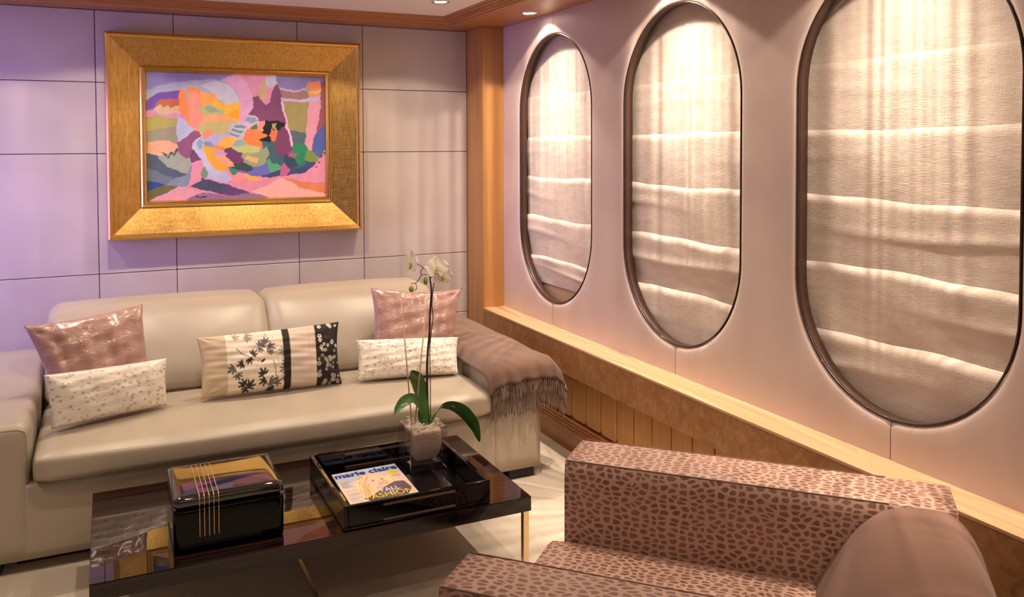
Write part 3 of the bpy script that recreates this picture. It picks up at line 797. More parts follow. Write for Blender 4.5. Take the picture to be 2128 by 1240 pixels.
# seam across the seat, down the front
sx_ = .64
tube('seam', [(sx_-.005, 3.75, .4218), (sx_, 3.5, .4212), (sx_+.002, 3.3, .414), (sx_+.002, 3.205, .398), (sx_, 3.168, .375), (sx_, 3.157, .35), (sx_, 3.16, .325)], .0012, SL, seat, 6)
def back_fn(p, q):
    s = (p.z-.413)/.34
    p.y += .27*s - .03*math.sin(math.pi*min(1, max(0, s)))
    if q.z > 0: p.z += -.007*(abs(q.x)**4)*(.5+.5*q.z)
    p.y += .004*math.sin(p.x*23+p.z*9)*(1-abs(q.y)*.2)*(abs(q.x)**3)
    return p
for x0, x1 in ((-.232, .637), (.640, 1.43)):
    c_ = soft_box('back_cushion', (x0, 3.70, .416), (x1, 3.95, .744), .034, SL, sofa, (.006, .032, .007), 18, back_fn)
for (x, y) in ((-.40, 3.30), (1.58, 3.29), (-.40, 4.38), (1.58, 4.38)):
    box('foot', (x-.06, y-.06, 0.0), (x+.06, y+.06, .046), M['foot_black'], sofa, .003)
box('plinth', (-.3, 3.30, .0), (1.5, 4.3, .046), M['foot_black'], sofa)

# ------------------------------------------------------------------ pillows on the sofa, most corners taken from image pixels at assumed depths
pillow('throw_pillow', (-.289, 3.60, .759), (.121, 3.74, .785), (.150, 3.62, .44), (-.170, 3.50, .44), .13, M['pink_croc'], pinch=.06, wr=.007, seed=1,
       label='shiny dusky pink square pillow at the left end of the sofa', cat='pillow', group='pink crocodile-grain pillows')
pillow('throw_pillow', (1.075, 3.76, .776), (1.516, 3.74, .742), (1.415, 3.60, .425), (1.035, 3.62, .43), .13, M['pink_croc'], pinch=.09, wr=.007, seed=2,
       label='shiny dusky pink square pillow at the right end of the sofa', cat='pillow', group='pink crocodile-grain pillows')
pillow('lumbar_pillow', (-.216, 3.41, .613), (.196, 3.54, .599), (.193, 3.49, .428), (-.192, 3.36, .430), .095, M['white_croc'], pinch=.03, wr=.003, seed=3, ends=.36,
       label='pearl white low pillow with gold flecks in front of the left pink pillow', cat='pillow', group='pearl white lumbar pillows')
pillow('lumbar_pillow', (.952, 3.56, .588), (1.416, 3.54, .560), (1.372, 3.43, .425), (.936, 3.49, .430), .095, M['white_croc'], pinch=.035, wr=.004, seed=4, ends=.36,
       label='pearl white low pillow in front of the right pink pillow', cat='pillow', group='pearl white lumbar pillows')
def leafy(cx, cy, s, rot, P, col):
    s *= .82
    for k in range(5):
        a = rot+(k-2)*.66; l = s*(1-.13*abs(k-2))
        P.append((col, ell(cx+math.cos(a)*l*.55, cy+math.sin(a)*l*.55, l*.55, l*.16, a, 8)))
def floral(uv):
    # print space: u*23.1, v*10 (aspect of the pillow), origin top left
    X, Y = uv[:, 0]*23, uv[:, 1]*10
    P = [((240, 226, 208), [(4.1, -1), (13.75, -1), (13.75, 11), (4.1, 11)])]
    ink, ink2, ink3 = (58, 52, 56), (104, 98, 100), (160, 152, 142)
    R_ = random.Random(3)
    def stem(pts, w_=.07, c=ink):
        for a, b in zip(pts[:-1], pts[1:]):
            dx, dy = b[0]-a[0], b[1]-a[1]; L = math.hypot(dx, dy) or 1; nx, ny = -dy/L*w_, dx/L*w_
            P.append((c, [(a[0]+nx, a[1]+ny), (b[0]+nx, b[1]+ny), (b[0]-nx, b[1]-ny), (a[0]-nx, a[1]-ny)]))
    for (x, y, s, r, c) in ((5.2, 6.0, 1.5, 2.6, ink2), (5.6, 7.0, 1.3, 1.2, ink2), (4.8, 6.4, 1.1, 4.0, ink2), (6.6, 5.5, 1.3, 2.9, ink), (7.4, 4.9, 1.2, 1.0, ink), (8.0, 4.3, 1.3, 5.6, ink),
                            (9.4, 3.0, 1.5, 5.2, ink2), (10.2, 2.6, 1.4, 4.6, ink2), (10.6, 3.2, 1.5, .4, ink2), (9.6, 3.4, 1.1, 2.4, ink2), (10.9, 3.9, 1.0, 1.4, ink2),
                            (6.8, 8.8, 1.5, 3.6, ink), (7.3, 9.2, 1.6, 5.4, ink), (6.6, 9.4, 1.2, .6, ink), (9.8, 7.6, 1.5, 4.2, ink), (10.0, 8.4, 1.4, 2.6, ink), (10.6, 8.8, 1.7, .3, ink2), (11.6, 9.0, 1.3, 5.9, ink2), (10.8, 9.6, 1.2, 1.3, ink),
                            (13.2, 4.2, 1.4, 3.4, ink3), (13.4, 5.0, 1.2, 4.2, ink3), (13.3, 7.0, 1.3, 2.8, ink2), (13.4, 6.2, 1.1, 3.8, ink2), (5.3, 1.0, 1.3, 6.0, ink3), (7.2, .6, 1.4, .3, ink3), (7.6, 1.2, 1.2, 1.8, ink3), (13.3, 8.4, 1.0, 3.0, ink2)):
        leafy(x, y, s, r, P, c)
    stem([(5.6, 3.0), (6.4, 3.9), (7.6, 4.6)]); stem([(11.3, 5.4), (11.6, 6.8), (11.8, 8.6)], .06); stem([(10.2, .4), (10.5, 2.0)], .05, ink3); stem([(8.4, 2.6), (8.7, 4.6)], .035, ink3)
    stem([(9.2, 5.0), (8.2, 7.0)], .03, ink3); stem([(11.4, 1.5), (12.2, 6)], .03, ink3)
    P.append((ink, ell(9.7, 5.4, .45, .2, -.4)))
    P.append(((30, 24, 24), [(12.95, -1), (14.15, -1), (14.15, 11), (12.95, 11)]))
    P.append(((216, 198, 184), [(14.15, -1), (18.6, -1), (18.6, 11), (14.15, 11)]))
    P.append(((216, 184, 174), [(17.3, -1), (17.5, -1), (17.5, 11), (17.3, 11)]))
    P.append(((26, 22, 24), [(18.55, -1), (24, -1), (24, 11), (18.55, 11)]))
    for k in range(46):
        x = R_.uniform(18.7, 22.8); y = R_.uniform(.2, 9.9)
        if y < 5 and x > 21.4 and R_.random() < .5: continue
        c = (235, 228, 215) if y < 4.5 else (176, 166, 150)
        r = R_.uniform(.18, .30)
        for q in range(5):
            a = 2*math.pi*q/5+x; P.append((c, ell(x+math.cos(a)*r*.85, y+math.sin(a)*r*.85, r*.55, r*.5, 0, 7)))
        P.append(((60, 50, 45), ell(x, y, r*.28, r*.28, 0, 6)))
    return paint(X, Y, P, (208, 188, 158))
pillow('lumbar_pillow', (.311, 3.60, .654), (.892, 3.62, .662), (.874, 3.50, .424), (.313, 3.50, .430), .13, M['print_cotton'], pinch=.05, wr=.004, seed=5, nu=240, nv=110, colorfn=floral,
       label='oblong patchwork pillow in cream and black with printed leaves, centre of the sofa', cat='pillow')

# ------------------------------------------------------------------ throw blanket over the right arm
thr = empty('throw_blanket', (1.58, 3.6, .5), 'brown fringed cashmere throw draped over the right arm of the sofa', 'blanket')
def throw_pt(a, t):
    """a: 0 inner edge .. 1 outer edge; t: 0 back .. 1 front hem"""
    # cross-section
    if a < .12: x = 1.405+.05*(a/.12); z = .47+.044*math.sin(a/.12*math.pi/2)
    elif a < .72: s = (a-.12)/.6; x = 1.455+.24*s; z = .514+.006*math.sin(s*math.pi)
    else:
        s = (a-.72)/.28; x = 1.695+.016*math.sin(min(1, s*2)*math.pi/2); z = .514-.115*s**1.25
    yb, yf = 4.40, 3.185
    front = .018
    L = (yb-yf); tot = L+.04+front; d = t*tot
    roll = 0
    if d < L-.06: y = yb-d; dz = 0
    elif d < L+.035:
        s = (d-(L-.06))/.095; ang = s*math.pi/2; y = yf+.06-.075*math.sin(ang); dz = -.06*(1-math.cos(ang))
    else: s = d-(L+.035); y = yf-.016-.02*s/.08; dz = -.06-s
    flare = max(0, (a-.6)/.4)*max(0, min(1, (yb-y-.75)/.5))
    x += .115*flare**1.6; 
    z += dz*(1-.25*max(0, a-.7)/.3) ; z += .012*math.sin(a*9+y*7)*max(0, (t-.6)/.4)*max(0, a-.1)
    if y < 3.45 and a > .66: y += .10*max(0, (a-.72)/.28)**1.5
    z += .0022*math.sin(a*26+y*3)+.0018*math.sin(y*17+a*5)
    if dz < -.02: y += .010*math.sin(a*34+1)*min(1, -dz/.1) ; 
    x += .003*math.sin(y*9)
    # step fold of the right-hand flap
    return Vector((x, y-.002, z))
na, nt = 70, 90
v = [throw_pt(i/(na-1), j/(nt-1)) for i in range(na) for j in range(nt)]
inner = [p-Vector((0, 0, .004)) for p in v]
cl = obj('cloth', v, grid_faces(na, nt), M['cashmere'], thr, True)
sd_ = cl.modifiers.new('thick', 'SOLIDIFY'); sd_.thickness = .004; sd_.offset = -1
# under layer hem, hanging lower and deeper
v = []
for i in range(50):
    a = .03+.94*i/49
    top_ = throw_pt(a, .985)
    for j in range(6):
        s = j/5; v.append(top_+Vector((0, .012+.004*math.sin(a*40), -.006-.055*s)))
ul = obj('under_layer', v, grid_faces(50, 6), M['cashmere'], thr, True)
def fringe(name, n, a0, a1, dy, dz0, length, rr):
    v = []; f = []
    for i in range(n):
        a = a0+(a1-a0)*(i+.5)/n+random.uniform(-.002, .002)
        p = throw_pt(a, .997)+Vector((0, dy, dz0)); L = length*random.uniform(.85, 1.12)
        sw = random.uniform(-.006, .006); sy = random.uniform(-.006, .004); ph = random.uniform(0, 6)
        pts = []
        for k in range(7):
            s = k/6; pts.append(p+Vector((sw*s*s+.0016*math.sin(9*s+ph), sy*s+.0012*math.cos(8*s+ph), -L*s)))
        tube_data(pts, [rr*.8, rr, rr*1.05, rr, rr, rr*1.05, rr*.6], 5, v, f)
    return obj(name, v, f, M['fringe'], thr, True, kind='stuff')
fringe('fringe', 58, .03, .99, 0, .004, .076, .0025)
fringe('fringe', 62, .02, .98, .012, -.055, .088, .0025)

# ------------------------------------------------------------------ coffee table
# the low table and what stands on it, scaled about the camera position, which sets it 27 cm high before the sofa
CAM_SCALE = (1.101, (.5325, 2.524, .38), (.5863, 2.779, .275))
TX0, TX1, TY0, TY1, TZ = -.056, 1.121, 2.226, 2.822, .38
tb = empty('coffee_table', ((TX0+TX1)/2, (TY0+TY1)/2, 0), 'long glossy dark striped-ebony coffee table on slim brass legs before the sofa', 'table')
box('tabletop', (TX0, TY0, .336), (TX1, TY1, TZ), M['ebony'], tb, .0022, 3)
lo_, hi_ = cam_scaled((TX0, TY0, .336)), cam_scaled((TX1, TY1, .336)); keep_, CAM_SCALE = CAM_SCALE, None
for x in (lo_.x+.016, hi_.x-.016):
    for y in (lo_.y+.016, hi_.y-.016):
        box('leg', (x-.010, y-.010, 0), (x+.010, y+.010, lo_.z), M['brass'], tb, .001)
box('stretcher', (.566, lo_.y+.01, 0.0), (.578, hi_.y-.02, .010), M['brass'], tb, .001)
CAM_SCALE = keep_

# lacquer box on the table
bx = empty('lacquer_box', (.274, 2.412, TZ), 'black lacquered box with five thin gold stripes on the left of the coffee table', 'box')
BX0, BX1, BY0, BY1 = .136, .412, 2.285, 2.54
soft_box('body', (BX0, BY0, TZ), (BX1, BY1, .4955), .010, M['box_body'], bx, n=14)
soft_box('lid', (BX0-.0005, BY0-.0005, .497), (BX1+.0005, BY1+.0005, .525), .011, M['box_lacquer'], bx, (0, 0, .002), n=14)
for x in (.199, .2107, .2224, .234, .2457):
    pts_ = []
    v = [];
    path = [(2.2838, .425), (2.2838, .494)]
    o1 = box('inlay_stripe', (x-.0009, 2.2838, .42), (x+.0009, 2.286, .4945), M['inlay'], bx)
    path = [(BY0-.0012, .499), (BY0-.0012, .514)]+[(BY0-.0012+.011*(1-math.cos(a)), .514+.0122*math.sin(a)) for a in np.linspace(.2, 1.5, 6)]+[(2.30+.0235*k, .5264+.0012*math.sin(math.pi*k/10)) for k in range(10)]
    v = [];
    for (yy, zz) in path: v += [(x-.0009, yy, zz), (x+.0009, yy, zz)]
    for (yy, zz) in path: v += [(x-.0009, yy+.001, zz-.0008), (x+.0009, yy+.001, zz-.0008)]
    n2 = len(path)
    f = [(2*k, 2*k+1, 2*k+3, 2*k+2) for k in range(n2-1)]+[(2*n2+2*k+2, 2*n2+2*k+3, 2*n2+2*k+1, 2*n2+2*k) for k in range(n2-1)]
    obj('inlay_stripe', v, f, M['inlay'], bx)

# tray
TRX0, TRX1, TRY0, TRY1, TRZ = .560, .992, 2.234, 2.668, .448
tr = empty('serving_tray', ((TRX0+TRX1)/2, (TRY0+TRY1)/2, TZ), 'square black lacquered tray with raised sides on the right of the coffee table', 'tray')
box('tray_base', (TRX0, TRY0, TZ+.002), (TRX1, TRY1, .391), M['lacquer'], tr, .002)
W_ = .013
box('side_wall', (TRX0, TRY0, .391), (TRX0+W_, TRY1, TRZ), M['lacquer'], tr, .003, 3)
box('side_wall', (TRX1-W_, TRY0, .391), (TRX1, TRY1, TRZ), M['lacquer'], tr, .003, 3)
for (y0, y1) in ((TRY0, TRY0+W_), (TRY1-W_, TRY1)):
    x0, x1 = TRX0+W_, TRX1-W_; h0, h1 = .398, .432; hx0, hx1 = TRX0+.11, TRX1-.11
    end = bmesh.new()
    bm = bm_box((x0, y0, .391), (x1, y1, h0), .002)
    wl_ = from_bm('end_wall', bm, M['lacquer'], tr)
    box('end_wall', (x0, y0, h1), (x1, y1, TRZ), M['lacquer'], tr, .003, 3)
    box('end_wall', (x0, y0, h0-.002), (hx0, y1, h1+.002), M['lacquer'], tr)
    box('end_wall', (hx1, y0, h0-.002), (x1, y1, h1+.002), M['lacquer'], tr)
    box('handle_slot', (hx0, y0+.002, h0-.001), (hx1, y1-.002, h1+.001), M['lacquer'], tr)
    for zz in (h0-.0075, h1):  # thin brown strips below and above the slot
        box('slot_strip', (hx0, y0-.0006, zz), (hx1, y1+.0006, zz+.007), M['slot_brown'], tr, .001)
    end.free()

# magazine
mg = empty('magazine', (.716, 2.488, .392), 'fashion magazine with a blonde woman on the cover lying in the tray', 'magazine')
A_, B_, C_, D_ = Vector((.616, 2.610, 0)), Vector((.822, 2.616, 0)), Vector((.816, 2.364, 0)), Vector((.610, 2.366, 0))  # TL TR BR BL
C_ = Vector((.818, 2.352, 0)); D_ = Vector((.612, 2.350, 0))
def mp_(u, v_, z): p = A_.lerp(B_, u).lerp(D_.lerp(C_, u), v_); p.z = z; return p
v = [mp_(a, b, z) for z in (.3915, .3945) for a, b in ((0, 0), (1, 0), (1, 1), (0, 1))]
obj('pages', v, [(0, 1, 2, 3), (7, 6, 5, 4), (0, 4, 5, 1), (1, 5, 6, 2), (2, 6, 7, 3), (3, 7, 4, 0)], M['pages'], mg)
NU, NV = 150, 186
uu, vv = np.meshgrid(np.linspace(0, 1, NU), np.linspace(0, 1, NV), indexing='ij'); uu, vv = uu.ravel(), vv.ravel()
hair, hair2, skin = (234, 204, 160), (218, 178, 126), (242, 208, 184)
MP = [((198, 206, 222), [(0, 0), (1, 0), (1, .3), (0, .3)]), ((222, 200, 196), [(.75, .2), (1, .2), (1, 1), (.8, 1)]),
 (hair, ell(.56, .42, .30, .24, 0, 20)), (hair, [(.26, .45), (.32, .25), (.5, .17), (.72, .2), (.88, .36), (.84, .52), (.5, .95), (.28, .9), (.22, .7)]),
 (hair2, [(.30, .5), (.36, .34), (.42, .5), (.36, .7), (.30, .75)]), (hair2, [(.30, .28), (.44, .2), (.42, .3), (.34, .36)]), (hair2, [(.74, .3), (.84, .38), (.78, .44)]), (hair2, [(.24, .62), (.3, .58), (.34, .8), (.28, .82)]), ((236, 208, 160), [(.38, .62), (.44, .52), (.46, .76), (.40, .85)]), ((236, 208, 160), [(.36, .24), (.5, .19), (.46, .26)]),
]
R9 = random.Random(5)
for k in range(46):
    left = k % 2 == 0; t0 = R9.uniform(0, 1); x0 = .56+(-1 if left else 1)*R9.uniform(.06, .14); y0 = .20+.08*t0
    x1 = x0+(-1 if left else 1)*R9.uniform(.08, .2); x2 = x1+(-1 if left else 1)*R9.uniform(-.05, .08); y2 = R9.uniform(.45, .85 if left else .55)
    w_ = R9.uniform(.006, .016); c_ = [(240, 214, 172), (222, 184, 132), (208, 164, 112), (246, 226, 192)][R9.randrange(4)]
    MP.append((c_, [(x0, y0), (x1, (y0+y2)/2-.05), (x2, y2), (x2+w_, y2), (x1+w_*1.6, (y0+y2)/2-.05), (x0+w_, y0)]))
MP += [(skin, [(.46, .60), (.70, .58), (.78, .70), (.62, 1), (.36, 1), (.44, .80)]),
 (skin, ell(.575, .44, .15, .19, 0, 20)), ((226, 174, 150), ell(.66, .50, .05, .08)), ((224, 176, 150), [(.50, .585), (.62, .60), (.6, .66), (.5, .66)]),
 ((120, 85, 60), ell(.515, .385, .045, .008, .05)), ((120, 85, 60), ell(.645, .385, .045, .008, -.05)),
 ((245, 240, 235), ell(.515, .41, .036, .014)), ((245, 240, 235), ell(.645, .41, .036, .014)), ((50, 60, 80), ell(.515, .41, .014, .015)), ((50, 60, 80), ell(.645, .41, .014, .015)),
 ((210, 150, 125), [(.575, .42), (.595, .48), (.565, .485)]), ((205, 95, 95), ell(.58, .53, .042, .014)), ((230, 130, 130), ell(.58, .537, .03, .006)),
 ((74, 56, 88), [(.62, .62), (.80, .52), (.93, .55), (.97, .78), (.86, .92), (.30, .94), (.24, .86), (.40, .78)]), ((60, 44, 50), [(.22, .84), (.5, .8), (.9, .8), (.86, .93), (.3, .95)]),
 ((228, 206, 30), ell(.88, .235, .075, .055))]
for k in range(9): MP.append(((120, 130, 175), [(.04, .30+.022*k), (.04+.14+.05*math.sin(k*2.1), .30+.022*k), (.04+.14+.05*math.sin(k*2.1), .312+.022*k), (.04, .312+.022*k)]))
for k in range(14): MP.append(((150, 140, 150), [(.04, .56+.026*k), (.20+.04*math.sin(k*1.7), .56+.026*k), (.20+.04*math.sin(k*1.7), .568+.026*k), (.04, .568+.026*k)]))
for k in range(3): MP.append(((160, 150, 165), [(.80, .33+.026*k), (.95, .33+.026*k), (.95, .338+.026*k), (.80, .338+.026*k)]))
MP.append(((200, 190, 190), [(.42, .955), (.78, .955), (.78, .968), (.42, .968)]))
mc = paint(uu, vv, MP, (226, 212, 208))
obj('cover', [mp_(a, b, .3949) for a, b in zip(uu, vv)], grid_faces(NU, NV, 0, True), M['cover_gloss'], mg, True, colors=mc)
def lettering(name, text, u0, u1, v0, v1, m, bold=0):
    cu = bpy.data.curves.new('t', 'FONT'); cu.body = text; cu.offset = bold; cu.resolution_u = 3
    to = bpy.data.objects.new('t', cu); C.objects.link(to); bpy.context.view_layer.update()
    me = bpy.data.meshes.new_from_object(to.evaluated_get(bpy.context.evaluated_depsgraph_get()))
    co = np.array([tuple(q.co) for q in me.vertices]); fc = [tuple(p.vertices) for p in me.polygons]
    bpy.data.objects.remove(to)
    lo, hi = co.min(0), co.max(0); vs = []
    for q in co:
        a = u0+(u1-u0)*(q[0]-lo[0])/(hi[0]-lo[0]); b = v1+(v0-v1)*(q[1]-lo[1])/(hi[1]-lo[1])
        vs.append(mp_(a, b, .3953))
    n0 = len(vs); 
    return obj(name, vs, fc, m, mg)
lettering('masthead_lettering', 'marie claire', .02, .985, .03, .17, M['ink_blue'], .035)
lettering('headline_lettering', 'FALL', .52, .80, .655, .755, M['ink_white'], .0)
lettering('headline_lettering', 'FASHION', .26, .96, .775, .90, M['ink_yellow'], .005)

# ------------------------------------------------------------------ orchid
VX0, VX1, VY0, VY1, VZ0, VZ1 = .843, .968, 2.515, 2.640, .3915, .5265
oc = empty('potted_orchid', ((VX0+VX1)/2, (VY0+VY1)/2, VZ0), 'white orchid in a square clear glass vase standing in the tray', 'plant')
gt = .012
bm = bm_box((VX0, VY0, VZ0), (VX1, VY1, VZ1), .004, 2)
# hollow: build as shell from an outer and an inner box
bmi = bm_box((VX0+gt, VY0+gt, VZ0+.022), (VX1-gt, VY1-gt, VZ1+.0001), 0)
vo_ = [tuple(q.co) for q in bm.verts]; bm.verts.index_update(); fo = [[q.index for q in p.verts] for p in bm.faces if not (p.normal.z > .99)]
x0, x1, y0, y1, z0, z1 = VX0+gt, VX1-gt, VY0+gt, VY1-gt, VZ0+.020, VZ1
nb = len(vo_)
iv = [(x0, y0, z0), (x1, y0, z0), (x1, y1, z0), (x0, y1, z0), (x0, y0, z1), (x1, y0, z1), (x1, y1, z1), (x0, y1, z1)]
e_ = .004
ov = [(VX0+e_, VY0+e_, z1), (VX1-e_, VY0+e_, z1), (VX1-e_, VY1-e_, z1), (VX0+e_, VY1-e_, z1)]
fi = [(0, 1, 2, 3), (0, 4, 5, 1), (1, 5, 6, 2), (2, 6, 7, 3), (3, 7, 4, 0)]
fi = [tuple(nb+a for a in q) for q in fi]
top_f = [(nb+8+k, nb+8+(k+1) % 4, nb+4+(k+1) % 4, nb+4+k) for k in range(4)]
obj('vase', vo_+iv+ov, fo+fi+top_f, M['vase_glass'], oc); bm.free(); bmi.free()
def fill_fn(p, q):
    # rounded lower body of the moss ball inside the vase
    s = max(0, (.465-p.z)/.05); k = 1-.34*s**2
    c_ = Vector(((x0+x1)/2, (y0+y1)/2, 0)); p.x = c_.x+(p.x-c_.x)*k; p.y = c_.y+(p.y-c_.y)*k
    p.z += .003*math.sin(p.x*150)*math.sin(p.y*140)*(1 if q.z > .5 else 0)
    return p
soft_box('vase_filling', (x0+.002, y0+.002, .415), (x1-.002, y1-.002, .517), .012, M['filler'], oc, n=14, fn=fill_fn)
# strands of pale moss on top
v = []; f = []
for k in range(120):
    p = Vector((random.uniform(x0+.004, x1-.006), random.uniform(y0+.004, y1-.004), .515)); pts = [p]
    d = Vector((random.uniform(-1, 1), random.uniform(-1, 1), random.uniform(.0, .9)))
    if k % 3 == 0: p.x = x0+.02+random.uniform(-.01, .02); p.z = .517
    pts = smooth_path([p, p+d*.010+Vector((0, 0, .006)), p+d*.018+Vector((0, 0, .004)), p+d*.02+Vector((random.uniform(-.01, .01), 0, -.001))], 3)
    tube_data(pts, .0009, 4, v, f)
obj('moss_strands', v, f, M['moss'], oc, True, kind='stuff')
def leaf(pts, widths, name='leaf', side=Vector((1, 0, 0)), cup=.15):
    P = smooth_path(pts, 6); nW = len(P); v = []
    for i, p in enumerate(P):
        s = i/(nW-1); wd = np.interp(s, np.linspace(0, 1, len(widths)), widths)
        t = (P[min(i+1, nW-1)]-P[max(0, i-1)]).normalized()
        sd = (side-t*side.dot(t)).normalized(); up = sd.cross(t)
        for j in range(-3, 4):
            q = j/3; v.append(p+sd*(wd*q)+up*(cup*wd*(abs(q)**1.3)))
    f = grid_faces(nW, 7); n0 = len(v)
    v2 = [Vector(a)-Vector((0, .0012, .0006)) for a in v]
    f2 = [tuple(n0+a for a in q)[::-1] for q in f]
    return obj(name, v+v2, f+f2, M['leaf'], oc, True)
leaf([(.924, 2.585, .522), (.918, 2.59, .56), (.910, 2.60, .615), (.893, 2.60, .665), (.872, 2.59, .697)], [.004, .010, .018, .025, .022, .004], side=Vector((1, .15, .1)))
leaf([(.918, 2.575, .522), (.905, 2.57, .555), (.888, 2.565, .595), (.866, 2.56, .618), (.838, 2.555, .613), (.812, 2.55, .590), (.800, 2.55, .573)], [.004, .010, .013, .014, .017, .013, .002], side=Vector((.5, .4, .75)))
leaf([(.928, 2.57, .522), (.945, 2.56, .556), (.968, 2.555, .577), (1.0, 2.55, .575), (1.035, 2.55, .552), (1.068, 2.545, .508), (1.088, 2.54, .450)], [.004, .011, .017, .022, .025, .022, .003], side=Vector((.35, -.6, .7)))
leaf([(.920, 2.57, .520), (.906, 2.56, .535), (.892, 2.553, .553), (.884, 2.55, .58)], [.005, .011, .011, .002], side=Vector((.5, -.3, .6)))
leaf([(.93, 2.585, .520), (.945, 2.60, .545), (.968, 2.61, .556)], [.005, .010, .002], side=Vector((.2, -.8, .5)))
P_ = smooth_path([(.931, 2.59, .515), (.930, 2.60, .60), (.930, 2.60, .696), (.933, 2.60, .754), (.939, 2.60, .812), (.941, 2.60, .87), (.946, 2.60, .941), (.945, 2.60, .965), (.941, 2.598, .99), (.939, 2.59, 1.004)])
tube('stem', P_, list(np.linspace(.0048, .0022, len(P_))), M['stem'], oc)
P_ = smooth_path([(.935, 2.585, .53), (.937, 2.59, .65), (.938, 2.595, .76), (.946, 2.596, .83), (.951, 2.598, .86), (.948, 2.60, .90), (.951, 2.60, .945), (.955, 2.598, .975)])
tube('support_cane', P_, .0016, M['stem'], oc)
for pth in ([(.941, 2.598, .990), (.932, 2.585, 1.003), (.921, 2.58, 1.006), (.906, 2.58, 1.005), (.896, 2.578, .992), (.885, 2.58, .981), (.868, 2.575, .982)],
            [(.885, 2.58, .981), (.889, 2.578, .967), (.882, 2.576, .957)],
            [(.906, 2.58, 1.005), (.903, 2.578, 1.018), (.909, 2.576, 1.029), (.893, 2.572, 1.041), (.874, 2.568, 1.050)],
            [(.941, 2.598, .990), (.950, 2.585, 1.000), (.956, 2.575, 1.006)], [(.909, 2.576, 1.029), (.925, 2.572, 1.024), (.945, 2.575, 1.026)]):
    P_ = smooth_path(pth, 4); tube('flower_stalk', P_, .0013, M['stem'], oc, 6)
for (c, rx, rz) in (((.917, 2.572, .988), .0075, .0135), ((.868, 2.570, .966), .0085, .0115)):
    c = Vector(c); v = []; f = []; nr, ns = 9, 12
    for i in range(nr):
        th = math.pi*i/(nr-1); zz = math.cos(th); rr = math.sin(th)*(1-.12*zz)
        for j in range(ns):
            a = 2*math.pi*j/ns; v.append(c+Vector((rx*rr*math.cos(a)*(1+.06*math.cos(3*a)), rx*rr*math.sin(a), rz*zz)))
    for i in range(nr-1):
        for j in range(ns): f.append((i*ns+j, i*ns+(j+1) % ns, (i+1)*ns+(j+1) % ns, (i+1)*ns+j))
    obj('flower_bud', v, f, M['bud'], oc, True)
def petal_mesh(c, ang, ln, wd, ax, ay, nrm, cup=.2, back=0):
    v = []; n1, n2 = 9, 9
    d = ax*math.cos(ang)+ay*math.sin(ang); sd = -ax*math.sin(ang)+ay*math.cos(ang)
    for i in range(n1):
        s = i/(n1-1); w_ = wd*math.sin(math.pi*min(1, (.06+.94*s))**.75)**.7 if s < .999 else wd*.06
        for j in range(n2):
            q = -1+2*j/(n2-1)
            p = c+d*(ln*s)+sd*(w_*q)+nrm*(cup*ln*(s*s*.5-.25*abs(q)*s)+back+.0012*math.sin(7*s+q*4))
            v.append(p)
    return v, grid_faces(n1, n2)
def flower(c, nrm, s, spin=0):
    c = Vector(c); nrm = Vector(nrm).normalized(); ay = (Vector((0, 0, 1))-nrm*nrm.z).normalized(); ax = ay.cross(nrm)
    fl = empty('flower', (0, 0, 0)); fl.parent = oc; fl.location = cam_scaled(c)-oc.location
    for ang, ln, wd, bk in ((90, 1.0, .46, -.0015), (210, .92, .40, -.0015), (330, .92, .40, -.0015), (8, 1.0, .72, .001), (172, 1.0, .72, .001)):
        v, f = petal_mesh(c, math.radians(ang+spin), s*ln, s*wd, ax, ay, nrm, .12, bk)
        o = obj('petal', v, f, M['petal'], fl, True)
    v, f = petal_mesh(c+nrm*.002, math.radians(270+spin), s*.42, s*.16, ax, ay, nrm, .8)
    v2, f2 = petal_mesh(c+nrm*.003, math.radians(235+spin), s*.22, s*.10, ax, ay, nrm, 1.2); f += [tuple(a+len(v) for a in q) for q in f2]; v += v2
    v2, f2 = petal_mesh(c+nrm*.003, math.radians(305+spin), s*.22, s*.10, ax, ay, nrm, 1.2); f += [tuple(a+len(v) for a in q) for q in f2]; v += v2
    obj('lip', v, f, M['lip'], fl, True)
flower((.950, 2.560, 1.028), (-.25, -1, .1), .040, 3)
flower((.976, 2.572, .998), (.15, -1, -.15), .037, -8)
flower((.864, 2.560, 1.050), (-1, -.22, .1), .042, 0)
for a, b in (((.834, 2.57, .934), (.868, 2.57, .512)), ((.921, 2.575, .922), (.873, 2.565, .512))):
    st = tube('diffuser_stick', [a, b], .0021, M['stick'], oc, 6)

CAM_SCALE = None
# ------------------------------------------------------------------ armchair
O_ = Vector((1.062, 1.925, 0)); U_ = Vector((.690, -.724, 0)).normalized(); V_ = Vector((.724, .690, 0)).normalized()
ch = empty('armchair', tuple(O_+U_*.45-V_*.27), 'low armchair in brown crocodile-print fabric with a rounded plain taupe back', 'armchair')
def chp(a, b, z): p = O_+U_*a+V_*b; p.z = z; return p
def chair_box(name, lo, hi, r, m, bulge=(0, 0, 0), n=10):
    loc = []
    def fn(p, q): loc.append((p.copy(), q.copy())); return chp(p.x, p.y, p.z)
    o = soft_box(name, lo, hi, r, m, ch, bulge, n, fn)
    me = o.data; uvl = me.uv_layers.new(name='UVMap')
    for pl in me.polygons:
        q = sum((loc[i][1] for i in pl.vertices), Vector())/len(pl.vertices); ax = max(range(3), key=lambda i: abs(q[i]))
        for li in pl.loop_indices:
            p = loc[me.loops[li].vertex_index][0]
            uvl.data[li].uv = (p.x, p.y+.37) if ax == 2 else ((p.x, p.z) if ax == 1 else (p.y+.2, p.z))
    return o
CR = M['croc']; M['pipe'] = mat('pipe', (.22, .12, .09), .7)
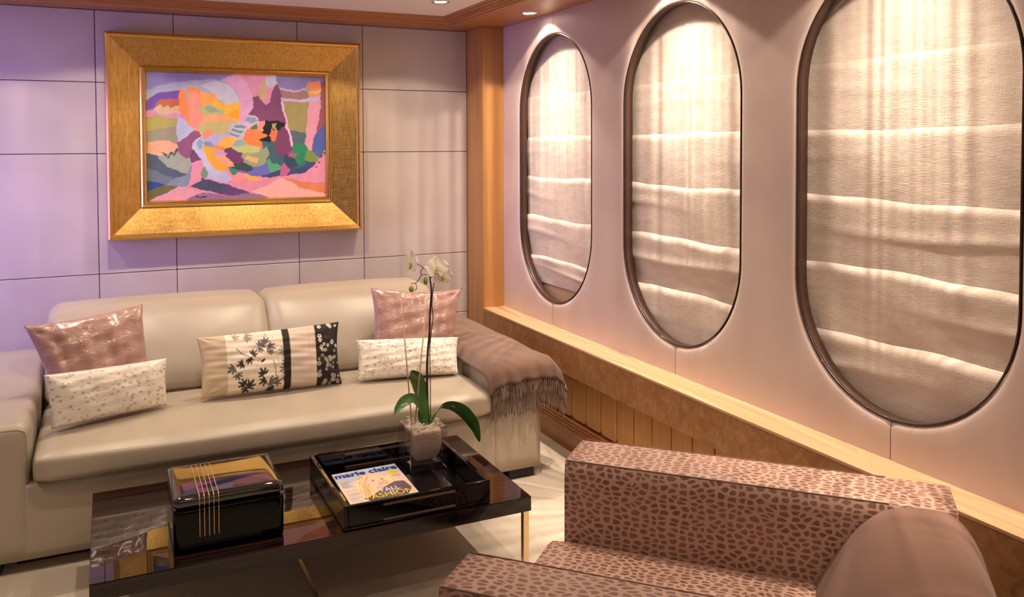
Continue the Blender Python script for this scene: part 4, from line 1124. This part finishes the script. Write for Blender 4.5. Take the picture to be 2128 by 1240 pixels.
far_arm = chair_box('arm', (0, 0, .06), (.925, .176, .60), .010, CR, (0, 0, .002))
near_arm = chair_box('arm', (-.03, -.542-.150, .06), (.925, -.542, .60), .010, CR, (0, 0, .002))
chair_box('seat', (-.035, -.541, .20), (.72, -.001, .395), .022, CR, (0, 0, .01))
chair_box('base', (.0, -.54, .06), (.92, 0.0, .21), .008, CR)
for a, b in ((.06, .08), (.86, .08), (.06, -.62), (.86, -.62)):
    v, f = tube_data([chp(a, b, 0), chp(a, b, .062)], .018, 12); obj('leg', v, f, M['foot_black'], ch, True)
# piping
for (bb, a0) in ((0.0, 0.0), (.176, 0), (-.542, -.03), (-.692, -.03)):
    tube('piping', [chp(a0+.008, bb+(-.004 if bb in (.176, -.542) else .004), .5985), chp(.78, bb+(-.004 if bb in (.176, -.542) else .004), .5985)], .0016, M['pipe'], far_arm if bb >= 0 else near_arm, 6)
# rounded plain back
prof = [(.585, .20), (.60, .36), (.652, .446), (.684, .503), (.728, .560), (.775, .594), (.823, .603), (.875, .606), (.912, .600), (.940, .571), (.968, .523), (.990, .434), (1.0, .30), (1.0, .10), (.585, .10)]
PP = [Vector((a, 0, z)) for a, z in prof]; PP = smooth_path(PP+[PP[0]], 5)[:-1]
for _ in range(14):
    PP = [PP[k] if PP[k].z < .16 else (PP[k-1]+PP[k]*2+PP[(k+1) % len(PP)])/4 for k in range(len(PP))]
v = []; bs = [-.002, -.006, -.016]+list(np.linspace(-.03, -.51, 16))+[-.524, -.534, -.538]; sc_ = [.93, .98, .996]+[1]*16+[.996, .98, .93]
for b, s in zip(bs, sc_):
    for p in PP: v.append(chp(.80+(p.x-.80)*s, b, .33+(p.z-.33)*(1-(1-s)*.5)))
nn = len(PP); f = [(i*nn+k, i*nn+(k+1) % nn, (i+1)*nn+(k+1) % nn, (i+1)*nn+k) for i in range(len(bs)-1) for k in range(nn)]
f += [tuple(range(nn))[::-1], tuple((len(bs)-1)*nn+k for k in range(nn))]
obj('backrest', v, f, M['taupe_fabric'], ch, True, label='plain taupe rounded backrest')
